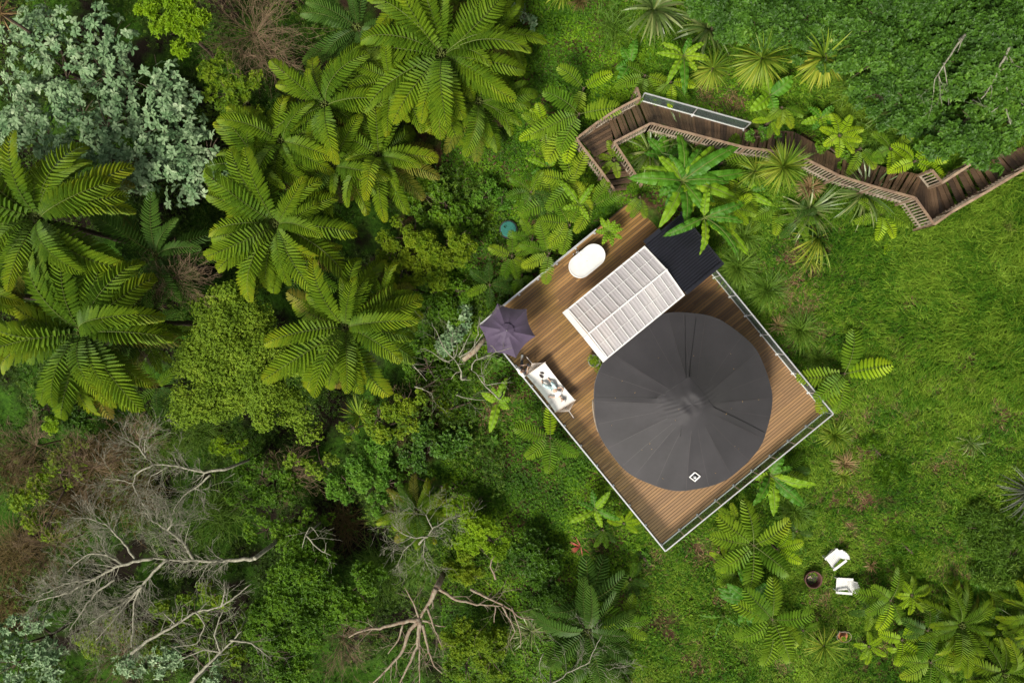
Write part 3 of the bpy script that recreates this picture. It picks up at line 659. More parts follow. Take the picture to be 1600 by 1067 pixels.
q = s.p((0, .1, .86), .108, a); q = s.p((.2, .22, .52), .08, q); s.p((.33, .35, .16), .065, q)
skin_obj('trousers', s.v, s.e, s.r, M['trouser'], pb)
head(pb, (.085, 0, 1.62), (.35, 0, 1), (1, 0, -.8), .105, M['hair'])
for (x, y, a) in ((.14, -.12, 0), (.40, .44, .8)):
    g = G(); g.box((x, y, .05), (.28, .1, .09), a); g.build('shoe', M['white'], pb)
dv = B0 + ex * .42 + ey * .03
cmr = thing('hand_controller', 'small dark device held in the hands of the standing person', 'device', (dv[0], dv[1], 1.2), TH)
g = G(); g.box((0, 0, 0), (.11, .16, .04)); g.build('casing', M['darkgrey'], cmr)
g = G(); g.box((.05, 0, .05), (.012, .15, .08)); g.build('screen', M['black'], cmr)
for y in (-.05, .05): g = G(); g.lathe([(0, .04), (.01, .035), (.006, .0)], (0, y, .02), 8); g.build('control_stick', M['steel'], cmr)

# ---------------------------------------------------------------- boardwalk and stairs
# pairs of floor edge pixels (outer, inner), height at each end, number of treads (0 = level boards)
segs = [((966,308),(1012,306),(929.7,246),(957.8,232),0,1.2,7,'stair'),
 ((929.7,246),(959.5,229),(905,216),(953,189),1.2,1.2,0,'land'),
 ((953,189),(960,206),(955,187),(963,219),1.2,1.2,0,'land'),
 ((951,192),(961,219),(997,162),(1011,195),1.2,1.8,4,'stair'),
 ((997,157),(1013,194),(1162,201),(1156.6,228),1.8,1.8,0,'land'),
 ((1162,203),(1156.6,229),(1242,206.8),(1238,241),1.8,2.7,6,'stair'),
 ((1242,206.8),(1238,241),(1316,248),(1311,277),2.7,2.7,0,'land'),
 ((1316,248),(1311,277),(1435.9,273.9),(1415.6,305),2.7,3.9,8,'stair'),
 ((1435.9,273.9),(1415.6,305),(1452,292.6),(1461,346),3.9,3.9,0,'land'),
 ((1452,292.6),(1461,346),(1472,289),(1478,330),3.9,3.95,0,'land'),
 ((1460,288),(1477,331),(1564,243),(1585,268),3.9,4.8,6,'stair'),
 ((1564,243),(1585,268),(1640,212),(1655,236),4.8,4.8,0,'land')]
bw = thing('boardwalk', 'dark brown timber boardwalk with flights of steps winding up the slope', 'boardwalk', W(990, 310, 0)); b0 = W(990, 310, 0)
for (a0, a1, c0, c1, z0, z1, n, kind) in segs:
    A, B, C_, E = W(*a0, z0) - b0, W(*a1, z0) - b0, W(*c0, z1) - b0, W(*c1, z1) - b0
    if kind == 'land':
        ln = (np.linalg.norm(C_ - A) + np.linalg.norm(E - B)) / 2; nbd = max(3, int(ln / .14)); g = G()
        for k in range(nbd):
            t0, t1 = (k + .04) / nbd, (k + .96) / nbd
            top = [A + (C_ - A) * t0, B + (E - B) * t0, B + (E - B) * t1, A + (C_ - A) * t1]
            V = [p + np.array([0, 0, 0]) for p in top] + [p - np.array([0, 0, .035]) for p in top]
            g.add(V, [[0,1,2,3],[7,6,5,4],[0,4,5,1],[1,5,6,2],[2,6,7,3],[3,7,4,0]], a=random.random())
        g.build('landing', M['board_dark'], bw)
    else:
        for k in range(n):
            t0, t1 = k / n, (k + 1.02) / n; z = z0 + (z1 - z0) * (k + 1) / n; g = G()
            for (u0, u1, dz) in ((t0, (t0 * .52 + t1 * .48), 0), (t0 * .46 + t1 * .54, t1 - .13 / n, 0)):
                top = [A + (C_ - A) * u0, B + (E - B) * u0, B + (E - B) * u1, A + (C_ - A) * u1]
                top = [np.array([p[0], p[1], z - .01]) for p in top]
                g.add(top + [p - np.array([0, 0, .04]) for p in top], [[0,1,2,3],[7,6,5,4],[0,4,5,1],[1,5,6,2],[2,6,7,3],[3,7,4,0]], a=random.random())
            g.build('stair_tread', M['board_dark'], bw)
        g = G()
        for S_, T_ in ((A, C_), (B, E)): g.beam((S_[0], S_[1], z0 - .12), (T_[0], T_[1], z1 - .12), .05, .26)
        g.build('stringer', M['board_dark'], bw)
for k in range(0, len(segs), 1):
    a0, a1, c0, c1, z0, z1 = segs[k][:6]
    for q in (a0, a1):
        p = W(*q, z0); zg = float(ground(p[0], p[1])); h = max(.3, z0 - zg + .2)
        g = G(); g.box((p[0] - b0[0], p[1] - b0[1], z0 - .2 - h / 2), (.1, .1, h)); g.build('support_post', M['bark'], bw)
def slat_rail(label, pts, gap=.125, hh=1.0, drop=.2, m_top='rail_wood', tops=None):
    """pts: (px,py,z floor) of the handrail as the photo shows it, one metre above the floor"""
    Pn = [W(px, py, z + hh) for px, py, z in pts]; o = Pn[0].copy(); o[2] = 0
    t = thing('timber_railing', label, 'railing', o, group='slatted timber railings along the boardwalk')
    for k in range(len(Pn) - 1):
        a, b_ = Pn[k] - o, Pn[k + 1] - o; G().beam(a, b_, .10, .04).build('handrail', M[m_top], t)
        G().beam(a - [0, 0, hh - .06], b_ - [0, 0, hh - .06], .05, .08).build('bottom_rail', M['slat_wood'], t)
        L = np.linalg.norm((b_ - a)[:2]); nn = max(2, int(L / gap))
        for q in range(nn):
            p = a + (b_ - a) * ((q + .5) / nn); g = G(); an = math.atan2(b_[1] - a[1], b_[0] - a[0])
            g.box((p[0], p[1], p[2] - (hh + drop) / 2 - .02), (.055, .03, hh + drop), an, a=random.random()); g.build('baluster', M['slat_wood'], t)
    for k in range(len(Pn)):
        p = Pn[k] - o; g = G(); g.box((p[0], p[1], p[2] - (hh + .5) / 2 - .03), (.09, .09, hh + .5)); g.build('newel_post', M['rail_wood'], t)
slat_rail('inner timber railing round the bend above the large leafy plant', [(1003,288,.1),(987,263.5,.6),(960,222.5,1.2),(1017,193,1.8)])
slat_rail('long slatted timber railing on the lower side of the boardwalk, middle part', [(1017,193,1.8),(1100,214.5,1.8),(1165,231,1.9),(1216,237.7,2.7),(1244.5,241.7,2.75)])
slat_rail('slatted timber railing with pale balusters on the lower side of the upper steps', [(1244.5,241.7,2.75),(1311,275,2.8),(1366,292,3.3),(1430,309.6,3.9),(1459.4,351,3.9)])
slat_rail('timber railing with pale handrail along the grass at the right edge', [(1459.4,351,3.9),(1487,331.6,4.0),(1545,298,4.5),(1600,265,4.9),(1650,236,4.9)])
slat_rail('timber railing on the outer left side of the boardwalk bend under ferns', [(960,297,.3),(941,270,.8),(900.6,217,1.2),(930.6,193.8,1.2),(959.7,174,1.5),(1000,152.5,1.8),(995.3,137.5,1.8)])
slat_rail('short timber railing between the landing and the upper right steps', [(1456,266,3.9),(1472.4,286,3.9),(1516,257.6,4.4),(1545,240,4.7)])
glass_railing('steel and glass railing on the upper side of the level boardwalk', W(1001,157.5,1.8), W(1162,202.5,1.8), 2, h=1.0, gid=None, inw=np.array([-.2,-.9,0]))

# ---------------------------------------------------------------- lawn furniture
def adirondack(label, px, py, ang):
    p = onpix(px, py); t = thing('garden_chair', label, 'chair', (p[0], p[1], p[2] + .02), ang, 'white garden chairs by the fire pit')
    # local +x = towards the back
    g = G()
    for k in range(7): g.beam((-.34 + k * .085, -.27, .36 - k * .018), (-.34 + k * .085, .27, .36 - k * .018), .072, .02)
    g.build('seat', M['white'], t)
    g = G()
    for k in range(7):
        y = (k - 3) * .078; top = .98 - .014 * (k - 3)**2; ln = (top - .24)
        g.beam((.22, y * .9, .24), (.22 + ln * .42, y * 1.12, .24 + ln * .9), .070, .02, up=(1, 0, 0))
    g.beam((.30, -.25, .42), (.30, .25, .42), .03, .06); g.beam((.44, -.26, .72), (.44, .26, .72), .03, .06); g.build('backrest', M['white'], t)
    for sg in (-1, 1):
        g = G(); g.beam((-.40, sg * .34, .56), (.36, sg * .35, .56), .115, .022); g.box((-.42, sg * .335, .56), (.07, .09, .022)); g.build('armrest', M['white'], t)
        g = G(); g.beam((-.34, sg * .30, 0), (-.34, sg * .30, .55), .09, .03, up=(0, 1, 0)); g.build('leg', M['white'], t)
        g = G(); g.beam((-.36, sg * .28, .34), (.5, sg * .28, .02), .03, .10); g.beam((.32, sg * .31, .2), (.34, sg * .31, .55), .05, .03); g.build('leg', M['white'], t)
adirondack('white slatted garden chair farther from the fire pit, turned up and to the right', 1299, 868, math.radians(38))
adirondack('white slatted garden chair right beside the fire pit, facing left', 1313, 909.5, math.radians(-4))
p = onpix(1266, 901); t = thing('fire_pit', 'rusty brown steel drum fire pit with ash inside', 'fire pit', p)
G().lathe([(.36, 0), (.41, .38), (.43, .42), (.43, .45), (.39, .45), (.37, .36), (.33, .06)], n=40).build('drum', M['rust'], t, smooth=True)
G().lathe([(.34, .09), (.2, .11), (0, .13)], n=24).build('ash_bed', M['ash'], t)
g = G(); g.beam((-.15, .08, .15), (0.02, .0, .17), .05, .05); g.beam((-.2, -.02, .16), (-.06, .12, .2), .06, .05, a=.9); g.build('charred_log', M['slat_wood'], t)
p = onpix(1309, 987); t = thing('metal_chair', 'rusty round metal garden chair on the grass holding a pot', 'chair', (p[0], p[1], p[2] + .01))
G().lathe([(0, .46), (.24, .455), (.25, .44), (0, .43)], (.05, 0, 0), 24, sy=.85).build('seat', M['terra'], t)
G().tube([(.05 + .36 * math.cos(a), .27 * math.sin(a), .60) for a in np.linspace(0, 2*PI, 24)], .013, 6).build('ring_frame', M['slat_wood'], t)
G().tube([(-.32, .42, .95), (-.22, .12, .55), (-.16, 0, .44)], .014, 6).tube([(.12, .38, .95), (.16, .14, .5)], .014, 6).tube([(-.3, .36, .9), (.12, .34, .9)], .014, 6).build('back_frame', M['slat_wood'], t)
for a in (.6, 2.4, 3.9, 5.5): G().tube([(.05 + .2*math.cos(a), .17*math.sin(a), .44), (.05 + .27*math.cos(a), .24*math.sin(a), 0)], .014, 6).build('leg', M['slat_wood'], t)
t = thing('flower_pot', 'small terracotta flower pot standing on the rusty metal chair', 'pot', (p[0] - .03, p[1] - .05, p[2] + .48))
G().lathe([(0, 0), (.09, 0), (.14, .2), (.155, .2), (.155, .24), (.125, .24), (.12, .19), (0, .18)], n=24).build('pot', M['terra'], t, smooth=False)
POTS = [(t, (0, 0, .2), .1, 'broad_lime')]
p = W(928.5, 563.5, .45); t = thing('potted_plant', 'grey pot with a trailing yellow green plant between canopy and tent', 'plant', (p[0], p[1], 0))
G().lathe([(0, 0), (.2, 0), (.27, .4), (.30, .45), (.27, .46), (.24, .4), (0, .38)], n=28).build('pot', plain('glazed_pot', (.22,.22,.17), .35), t, smooth=True)
POTS.append((t, (0, 0, .42), .26, 'olive'))
p = onpix(794.5, 359.5); t = thing('tank_lid', 'round ribbed green tank lid in the undergrowth left of the ferns', 'lid', p)
g = G(); g.lathe([(0, .30), (.37, .30), (.385, .28), (.385, .22)], n=40)
for k in range(-8, 9):
    y = k * .042; h = math.sqrt(max(.0, .34**2 - y * y)); g.beam((-h, y, .305), (h, y, .305), .016, .012)
g.build('lid', M['lid'], t); G().lathe([(.385, .24), (.44, .24), (.46, -.1)], n=40).build('collar', M['darkgrey'], t)

# ================================================================ vegetation generators
def rosettes(g, P, Dn, k, L, Wd, el=(10, 55), big=False, droop=.0, m=0):
    """k leaves round every shoot; P positions, Dn shoot axes"""
    N = len(P); P = np.repeat(P, k, 0); Dn = unit(np.repeat(Dn, k, 0))
    up = np.where(np.abs(Dn[:, 2:3]) < .95, np.array([[0, 0, 1.]]), np.array([[1., 0, 0]]))
    A = unit(np.cross(Dn, up)); B = np.cross(Dn, A)
    ph = np.tile(np.arange(k) * 2 * PI / k, N) + np.repeat(rng.random(N) * 6.3, k) + rng.normal(0, .25, N * k)
    tier = np.tile((np.arange(k) * 2 % 3) / 2., N)
    e = np.radians(el[0] + (el[1] - el[0]) * (tier * .7 + .3 * rng.random(N * k)))
    c, s_ = np.cos(ph)[:, None], np.sin(ph)[:, None]; R = A * c + B * s_; S = -A * s_ + B * c
    d = R * np.cos(e)[:, None] + Dn * np.sin(e)[:, None]; nrm = np.cross(d, S) * -1
    nrm = nrm * np.sign((nrm * Dn).sum(1))[:, None]
    l = (L * (.7 + .45 * rng.random(N * k)) * (1 - .25 * tier))[:, None]; wd = Wd * (.8 + .4 * rng.random(N * k))[:, None] * .5
    v = np.clip(np.repeat(rng.random(N), k) * .65 + rng.random(N * k) * .35, 0, 1)
    base = P + d * l * .06
    if not big:
        mid = base + d * l * .45 + nrm * l * .04; tip = base + d * l - nrm * l * (.08 + droop)
        V = np.stack([base, mid + S * wd, tip, mid - S * wd], 1).reshape(-1, 3)
        g.add(V, np.arange(len(V)).reshape(-1, 4), a=np.repeat(v, 4), m=m)
    else:
        m1 = base + d * l * .32 + nrm * l * .05; m2 = base + d * l * .68 + nrm * l * (.03 - droop * .4); tip = base + d * l - nrm * l * (.08 + droop)
        f = nrm * wd * .22
        V = np.stack([base, m1, m2, tip, m1 + S * wd * .85 + f, m2 + S * wd * .95 + f, m1 - S * wd * .85 + f, m2 - S * wd * .95 + f], 1).reshape(-1, 3)
        o = (np.arange(len(l)) * 8)[:, None]
        Q = np.concatenate([o + [1, 2, 5, 4], o + [2, 1, 6, 7]]); T = np.concatenate([o + [0, 1, 4], o + [1, 0, 6], o + [2, 3, 5], o + [3, 2, 7]])
        g.add(V, Q, T, a=np.repeat(v, 8), m=m)
def blades(g, P, az, el, L, Wd, droop, seg=4, v=None, m=0, taper=.5, keel=0):
    """arching strips: grass, sedges, swords of flax"""
    N = len(P); P = np.array(P, float); az = np.broadcast_to(az, (N,)); e = np.array(np.broadcast_to(el, (N,)), float)
    L = np.broadcast_to(L, (N,)); Wd = np.broadcast_to(Wd, (N,)); droop = np.broadcast_to(droop, (N,))
    H = np.stack([np.cos(az), np.sin(az), np.zeros(N)], 1); S = np.stack([-np.sin(az), np.cos(az), np.zeros(N)], 1)
    S = unit(S + np.stack([np.zeros(N), np.zeros(N), rng.normal(0, .45, N)], 1))
    v = rng.random(N) if v is None else np.broadcast_to(v, (N,))
    rows = []; p = P; st = L / seg
    for i in range(seg + 1):
        t = i / seg; wd = Wd * .5 * (min(1, .55 + t * 2.2) if t < .35 else (1 - ((t - .35) / .65)**(1 / taper * .9)) + .03)
        rows.append(p + S * wd[:, None]); rows.append(p - S * wd[:, None])
        p = p + (H * np.cos(e)[:, None] + np.array([0, 0, 1.]) * np.sin(e)[:, None]) * st[:, None]; e = e - droop / seg
    V = np.stack(rows, 1).reshape(-1, 3); n2 = 2 * (seg + 1); o = (np.arange(N) * n2)[:, None]
    Q = np.concatenate([o + [2*i, 2*i + 1, 2*i + 3, 2*i + 2] for i in range(seg)])
    g.add(V, Q, a=np.repeat(np.clip(v, 0, 1), n2), m=m)

def frond_mesh(name, L, Wd, npair, mats, seed, el0=40, droop=95, fwd=(8, 48), stipe=.1, pinw=1.0, seg=11, bend=0, pdroop=.22, v0=.2, v1=.95, serr=.85):
    r = np.random.default_rng(seed); g = G(); ns = 60
    s = np.linspace(0, 1, ns + 1); e = np.radians(el0 - droop * s**1.25); yaw = np.radians(bend) * s
    dx = np.stack([np.cos(e) * np.cos(yaw), np.cos(e) * np.sin(yaw), np.sin(e)], 1) * L / ns
    C = np.vstack([[0, 0, 0], np.cumsum(dx[:-1], 0)])
    g.tube(C[::3], np.linspace(.016, .004, len(C[::3])) * (L / 3.5)**.5, 4, m=1, cap=False)
    for side in (-1, 1):
        for k in range(npair):
            t = stipe + (1 - stipe) * (k + .5) / npair + r.normal(0, .002)
            i = min(ns - 1, int(t * ns)); T = unit(dx[i]); c = C[i] + (C[i+1] - C[i]) * (t * ns - i) if i < ns else C[i]
            S = unit(np.cross([0, 0, 1.], T)); Nn = np.cross(T, S); 
            u = (t - stipe) / (1 - stipe)
            pl_ = Wd * (.42 + .58 * min(1, u / .38)**.8) * max(0.02, 1 - u**3.2)**.62 * (1 + r.normal(0, .04))
            a = math.radians(fwd[0] + (fwd[1] - fwd[0]) * u**1.3 + r.normal(0, 2.5)); el = math.radians(9 + r.normal(0, 4))
            d0 = unit(S * side * math.cos(a) * math.cos(el) + T * math.sin(a) + Nn * math.sin(el))
            sp = L * (1 - stipe) / npair; hw_ = sp * .5 * pinw * 1.06
            q = np.arange(seg + 1) / seg; 
            ax = c + d0 * (q * pl_)[:, None] - np.array([0, 0, 1.]) * (pdroop * pl_ * q**2.2)[:, None] + T * (.10 * pl_ * q**2)[:, None]
            tt = unit(np.gradient(ax, axis=0)); w_ = np.cross(tt, Nn); w_ = unit(w_) * 1.0; up = unit(np.cross(w_, tt)); up = up * np.sign(up[:, 2:3] + 1e-6)
            half = hw_ * np.clip(.62 + q * 2.5, 0, 1) * np.clip((1 - q) * 3.2 + .12, 0, 1)
            p0, p1 = ax[:-1], ax[1:]; hw2 = half[:-1, None]; sl_ = (p1 - p0)
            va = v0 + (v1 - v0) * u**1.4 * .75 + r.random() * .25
            for sg in (-1, 1):
                edge = w_[:-1] * sg * hw2 - up[:-1] * hw2 * 1.1
                jag = serr * (.9 + .2 * r.random((seg, 1)))
                V = np.stack([p0, p1, p0 + sl_ * (.42 + jag * .66) + edge * 1.0, p0 + sl_ * .34 + edge], 1).reshape(-1, 3)
                Q = np.arange(len(V)).reshape(-1, 4)
                if sg < 0: Q = Q[:, ::-1]
                g.add(V, Q, a=np.repeat(np.clip(va + r.normal(0, .07, seg), 0, 1), 4))
    return g.mesh(name, mats, smooth=False)
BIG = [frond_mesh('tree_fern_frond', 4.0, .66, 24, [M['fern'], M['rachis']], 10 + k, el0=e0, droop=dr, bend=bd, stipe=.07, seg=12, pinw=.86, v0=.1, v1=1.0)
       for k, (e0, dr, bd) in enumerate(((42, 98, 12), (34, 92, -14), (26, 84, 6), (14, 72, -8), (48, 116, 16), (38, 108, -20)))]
BIGO = [frond_mesh('old_frond', 3.9, .6, 23, [M['fern_olive'], M['rachis']], 30 + k, el0=e0, droop=dr, bend=bd, stipe=.1, seg=11, pinw=.7, serr=.6)
        for k, (e0, dr, bd) in enumerate(((2, 50, 6), (-6, 50, -5)))]
BIGB = frond_mesh('dead_frond', 3.4, .42, 20, [M['dryleaf'], M['rachis']], 90, el0=-22, droop=50, bend=8, stipe=.12, seg=8, pinw=.55, serr=.4)
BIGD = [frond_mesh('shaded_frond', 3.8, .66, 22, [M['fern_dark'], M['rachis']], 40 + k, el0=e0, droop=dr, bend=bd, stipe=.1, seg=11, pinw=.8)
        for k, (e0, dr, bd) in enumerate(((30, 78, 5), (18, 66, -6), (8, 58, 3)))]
SML = [frond_mesh('fern_frond', 1.6, .38, 14, [M['fern_soft'], M['rachis']], 50 + k, el0=e0, droop=dr, bend=bd, stipe=.08, seg=9, pinw=.82, pdroop=.18, fwd=(4, 40))
       for k, (e0, dr, bd) in enumerate(((42, 75, 5), (28, 66, -7), (18, 55, 4)))]
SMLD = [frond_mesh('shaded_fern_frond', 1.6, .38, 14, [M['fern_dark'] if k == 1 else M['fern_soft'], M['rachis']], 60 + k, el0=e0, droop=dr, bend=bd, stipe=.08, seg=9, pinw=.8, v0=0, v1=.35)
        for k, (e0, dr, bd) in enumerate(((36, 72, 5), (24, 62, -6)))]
SMLL = [frond_mesh('young_frond', 1.3, .30, 13, [M['fern_lime'], M['rachis']], 70 + k, el0=e0, droop=dr, bend=bd, stipe=.05, seg=8, pinw=.8, fwd=(4, 34))
        for k, (e0, dr, bd) in enumerate(((40, 70, 5), (30, 60, -6)))]
def put_frond(me, parent, az, scale, pitch=0., roll=0., z=0., name='frond', tw=1.0):
    o = bpy.data.objects.new(name, me); link(o); o.parent = parent
    o.matrix_local = Matrix.Translation((0.06 * math.cos(az), .06 * math.sin(az), z)) @ Matrix.Rotation(az, 4, 'Z') @ Matrix.Rotation(-pitch, 4, 'Y') @ Matrix.Rotation(roll, 4, 'X') @ Matrix.Diagonal((scale, scale * tw, scale, 1))
    return o
def tree_fern(label, px, py, z, rpx, n=20, tone='b', old=3, group='tall tree ferns over the gully', skip=None, az0=None, light=0):
    x, y = W2(px, py, z); zg = min(float(ground(x, y)), z - 1); t = thing('tree_fern', label, 'tree fern', (x, y, zg), group=group)
    R = rpx * (CAMH - z) / FPX; h = z - zg; s0 = R / 3.3
    lean = random.uniform(-.2, .2); P = [(lean * (1 - q) * 1.5, lean * (1 - q), h * q - .1) for q in np.linspace(0, 1, 8)]
    G().tube(P, np.linspace(.16, .1, 8) * (1 + .15 * np.sin(np.arange(8) * 2)), 9).build('trunk', M['bark'], t, smooth=True)
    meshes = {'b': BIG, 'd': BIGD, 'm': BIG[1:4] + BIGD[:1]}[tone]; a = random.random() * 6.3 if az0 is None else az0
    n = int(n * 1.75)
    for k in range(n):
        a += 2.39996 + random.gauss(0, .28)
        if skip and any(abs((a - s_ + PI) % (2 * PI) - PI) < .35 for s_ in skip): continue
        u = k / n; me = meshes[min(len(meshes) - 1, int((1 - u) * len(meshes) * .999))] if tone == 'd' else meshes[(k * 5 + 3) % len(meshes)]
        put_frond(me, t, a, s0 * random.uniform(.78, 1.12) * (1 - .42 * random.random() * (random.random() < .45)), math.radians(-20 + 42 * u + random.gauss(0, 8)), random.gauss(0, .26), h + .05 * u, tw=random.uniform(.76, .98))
    for k in range(old): put_frond(random.choice(BIGO), t, random.random() * 6.3, s0 * random.uniform(.85, 1.02), random.gauss(-.05, .08), random.gauss(0, .15), h - .1)
    for k in range(old // 2): put_frond(BIGB, t, random.random() * 6.3, s0 * random.uniform(.8, 1.0), random.gauss(-.15, .1), random.gauss(0, .3), h - .2)
    # the tight crozier centre
    g = G()
    for k in range(7):
        an = k * .9; sp = [(math.cos(an) * (.05 + .1 * q) , math.sin(an) * (.05 + .1 * q), h + .25 * math.sin(q * 2.6)) for q in np.linspace(0, 1.2, 7)]; g.tube(sp, np.linspace(.03, .015, 7), 5)
    g.build('crozier', M['rachis'], t, smooth=True); return t
def fern(label, px, py, z, rpx, azs, tone='s', group='low ferns on the slope', lime=(), wid=1.0):
    """azs: photo directions of the fronds in degrees (0 right, 90 up)"""
    x, y = W2(px, py, z); zg = min(float(ground(x, y)), z - .25); t = thing('fern', label, 'fern', (x, y, zg), group=group); h = z - zg
    R = rpx * (CAMH - z) / FPX
    g = G(); g.tube([(.03, .02, -.1), (0, 0, h * .5), (0, 0, h)], [.07, .06, .05], 7); g.build('trunk', M['bark'], t)
    if isinstance(azs, int): azs = [k * 360 / azs + random.gauss(0, 14) + 40 for k in range(azs)]
    for k, a in enumerate(azs):
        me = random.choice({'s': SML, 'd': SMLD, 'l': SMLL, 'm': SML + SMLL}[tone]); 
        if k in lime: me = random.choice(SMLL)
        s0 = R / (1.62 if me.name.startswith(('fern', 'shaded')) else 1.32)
        put_frond(me, t, math.radians(a), s0 * random.uniform(.9, 1.08), math.radians(random.gauss(0, 5)), random.gauss(0, .12), h, tw=wid * random.uniform(.95, 1.1))
    return t

def spiky(label, px, py, z, rpx, n, wd, kind='spiky', cat='cabbage tree', el=(-35, 85), droop=.5, trunk=True, name=None, skirt=False, group='spiky leaved plants', azl=None, seg=4, spread=0.):
    if z is None: q = onpix(px, py); x, y, z = q[0], q[1], q[2] + .1
    else: x, y = W2(px, py, z)
    zg = min(float(ground(x, y)), z - .05); h = z - zg
    t = thing(name or cat.replace(' ', '_'), label, cat, (x, y, zg), group=group)
    R = rpx * (CAMH - z) / FPX
    if trunk: G().tube([(.05, .03, -.1), (0, 0, h * .5), (0, 0, h)], [.1, .08, .07], 8).build('trunk', M['bark'], t, smooth=True)
    u = rng.random(n); e = np.radians(el[0] + (el[1] - el[0]) * u**1.1); az = rng.random(n) * 2 * PI if azl is None else rng.normal(math.radians(azl[0]), math.radians(azl[1]), n)
    L = R * (.8 + .3 * rng.random(n)) / np.maximum(.55, np.cos(e * .55)); g = G()
    vv = np.clip(.25 + .5 * rng.random(n) + .3 * (1 - u), 0, 1)
    bx_ = rng.normal(0, 1, (n, 2)) * spread * R
    blades(g, np.stack([.05 * np.cos(az) + bx_[:, 0], .05 * np.sin(az) + bx_[:, 1], np.full(n, h) + .1 * u], 1), az, e, L, wd * (.8 + .4 * rng.random(n)), droop + .3 * rng.random(n), seg, vv)
    g.build('leaf_rosette', M[kind], t)
    if skirt:
        k = int(n * .8); g = G(); az = math.radians(250) + rng.normal(0, .9, k)
        blades(g, np.stack([.1 * np.cos(az), .1 * np.sin(az), np.full(k, h - .15)], 1), az, np.radians(rng.uniform(-45, 5, k)), R * rng.uniform(.8, 1.15, k), wd, .7, seg, .6 + .4 * rng.random(k))
        g.build('yellow_skirt', M['spiky'], t)
    return t
def tussock(label, px, py, rpx, n=220, kind='tuss', wd=.012, cat='tussock', group='grassy tussocks', zoff=.15):
    return spiky(label, px, py, None, rpx, n, wd, kind, cat, (15, 80), 1.5, False, group=group, seg=4, spread=.3 if 'sedge' in label else .08)

def leaf_strip(L, Wd, el0, droop, seed, wave=.03, tear=.12, shape='ellip'):
    """broad leaf as V-shaped blade with pale midrib, wavy or torn margin"""
    r = np.random.default_rng(seed); g = G(); n = 34; e = np.radians(el0 - droop * np.linspace(0, 1, n + 1)**1.2)
    d = np.stack([np.cos(e), np.zeros(n + 1), np.sin(e)], 1); C = np.vstack([[0, 0, 0], np.cumsum(d[:-1], 0) * L / n])
    g.tube(C[::2], np.linspace(.022, .006, len(C[::2])) * (L / 1.5)**.5, 5, m=1, cap=False)
    for sg in (-1, 1):
        cut = 0; shift = 0
        for i in range(n):
            t0, t1 = i / n, (i + 1) / n
            def wf(t): 
                if t < .06: return .06
                return (math.sin(PI * min(1, (t - .04) / .96)**.75))**.7 if shape == 'ellip' else min(1, (t - .04) * 7) * max(.05, 1 - t**4)
            if r.random() < tear: cut = r.uniform(.0, .35); shift = r.normal(0, .25)
            gap = .86 if r.random() < tear else 1.0
            V = []
            for (t, j) in ((t0, i), (t0 + (t1 - t0) * gap, i + (1 if gap == 1 else .86))):
                jj = int(j); c = C[min(n, jj)] if j == jj else C[jj] + (C[jj + 1] - C[jj]) * (j - jj)
                N_ = np.array([-math.sin(e[min(n, jj)]), 0, math.cos(e[min(n, jj)])]); hw_ = Wd * .5 * wf(t)
                for q in (0, .5, 1):
                    y = sg * q * hw_; zz_ = hw_ * (.28 * q - (.25 + .5 * cut + abs(shift) * .4) * q * q) + wave * q * math.sin(t * 38 + sg + seed)
                    V.append(c + np.array([q * hw_ * (.18 + shift * .4), y * (1 - .1 * cut), 0]) + N_ * zz_)
            Q = [[0, 3, 4, 1], [1, 4, 5, 2]] if sg < 0 else [[0, 1, 4, 3], [1, 2, 5, 4]]
            g.add(V, Q, a=.35 + .3 * r.random())
    return g
def broad(label, px, py, z, rpx, leaves, wpx, mats=('broad',), cat='broad leaved plant', name='broad_leaved_plant', tear=.12, el=(55, 85), group='broad leaved plants', shape='ellip', stem='rachis'):
    """leaves: list of (azimuth deg, length factor)"""
    if z is None: q = onpix(px, py); x, y, z = q[0], q[1], q[2] + .35
    else: x, y = W2(px, py, z)
    zg = min(float(ground(x, y)), z - .2); h = z - zg; t = thing(name, label, cat, (x, y, zg), group=group); k = (CAMH - z) / FPX; R = rpx * k
    G().tube([(.03, 0, -.1), (0, 0, h * .5), (0, 0, h)], [.08, .07, .05], 8).build('stem', M[stem], t, smooth=True)
    if isinstance(leaves, int): leaves = [(q * 137.5 + random.gauss(0, 10), random.uniform(.7, 1.05)) for q in range(leaves)]
    for q, (a, lf) in enumerate(leaves):
        g = leaf_strip(R * lf * 1.18, wpx * k * (.75 + .3 * lf) * random.uniform(.9, 1.1), random.uniform(28, 50), random.uniform(*el), int(rng.integers(1e6)), tear=tear, shape=shape)
        o = g.build('leaf', [M[mats[q % len(mats)]], M['rachis']], t, smooth=False)
        o.matrix_local = Matrix.Translation((0, 0, h)) @ Matrix.Rotation(math.radians(a), 4, 'Z') @ Matrix.Rotation(random.gauss(0, .2), 4, 'X')
    return t

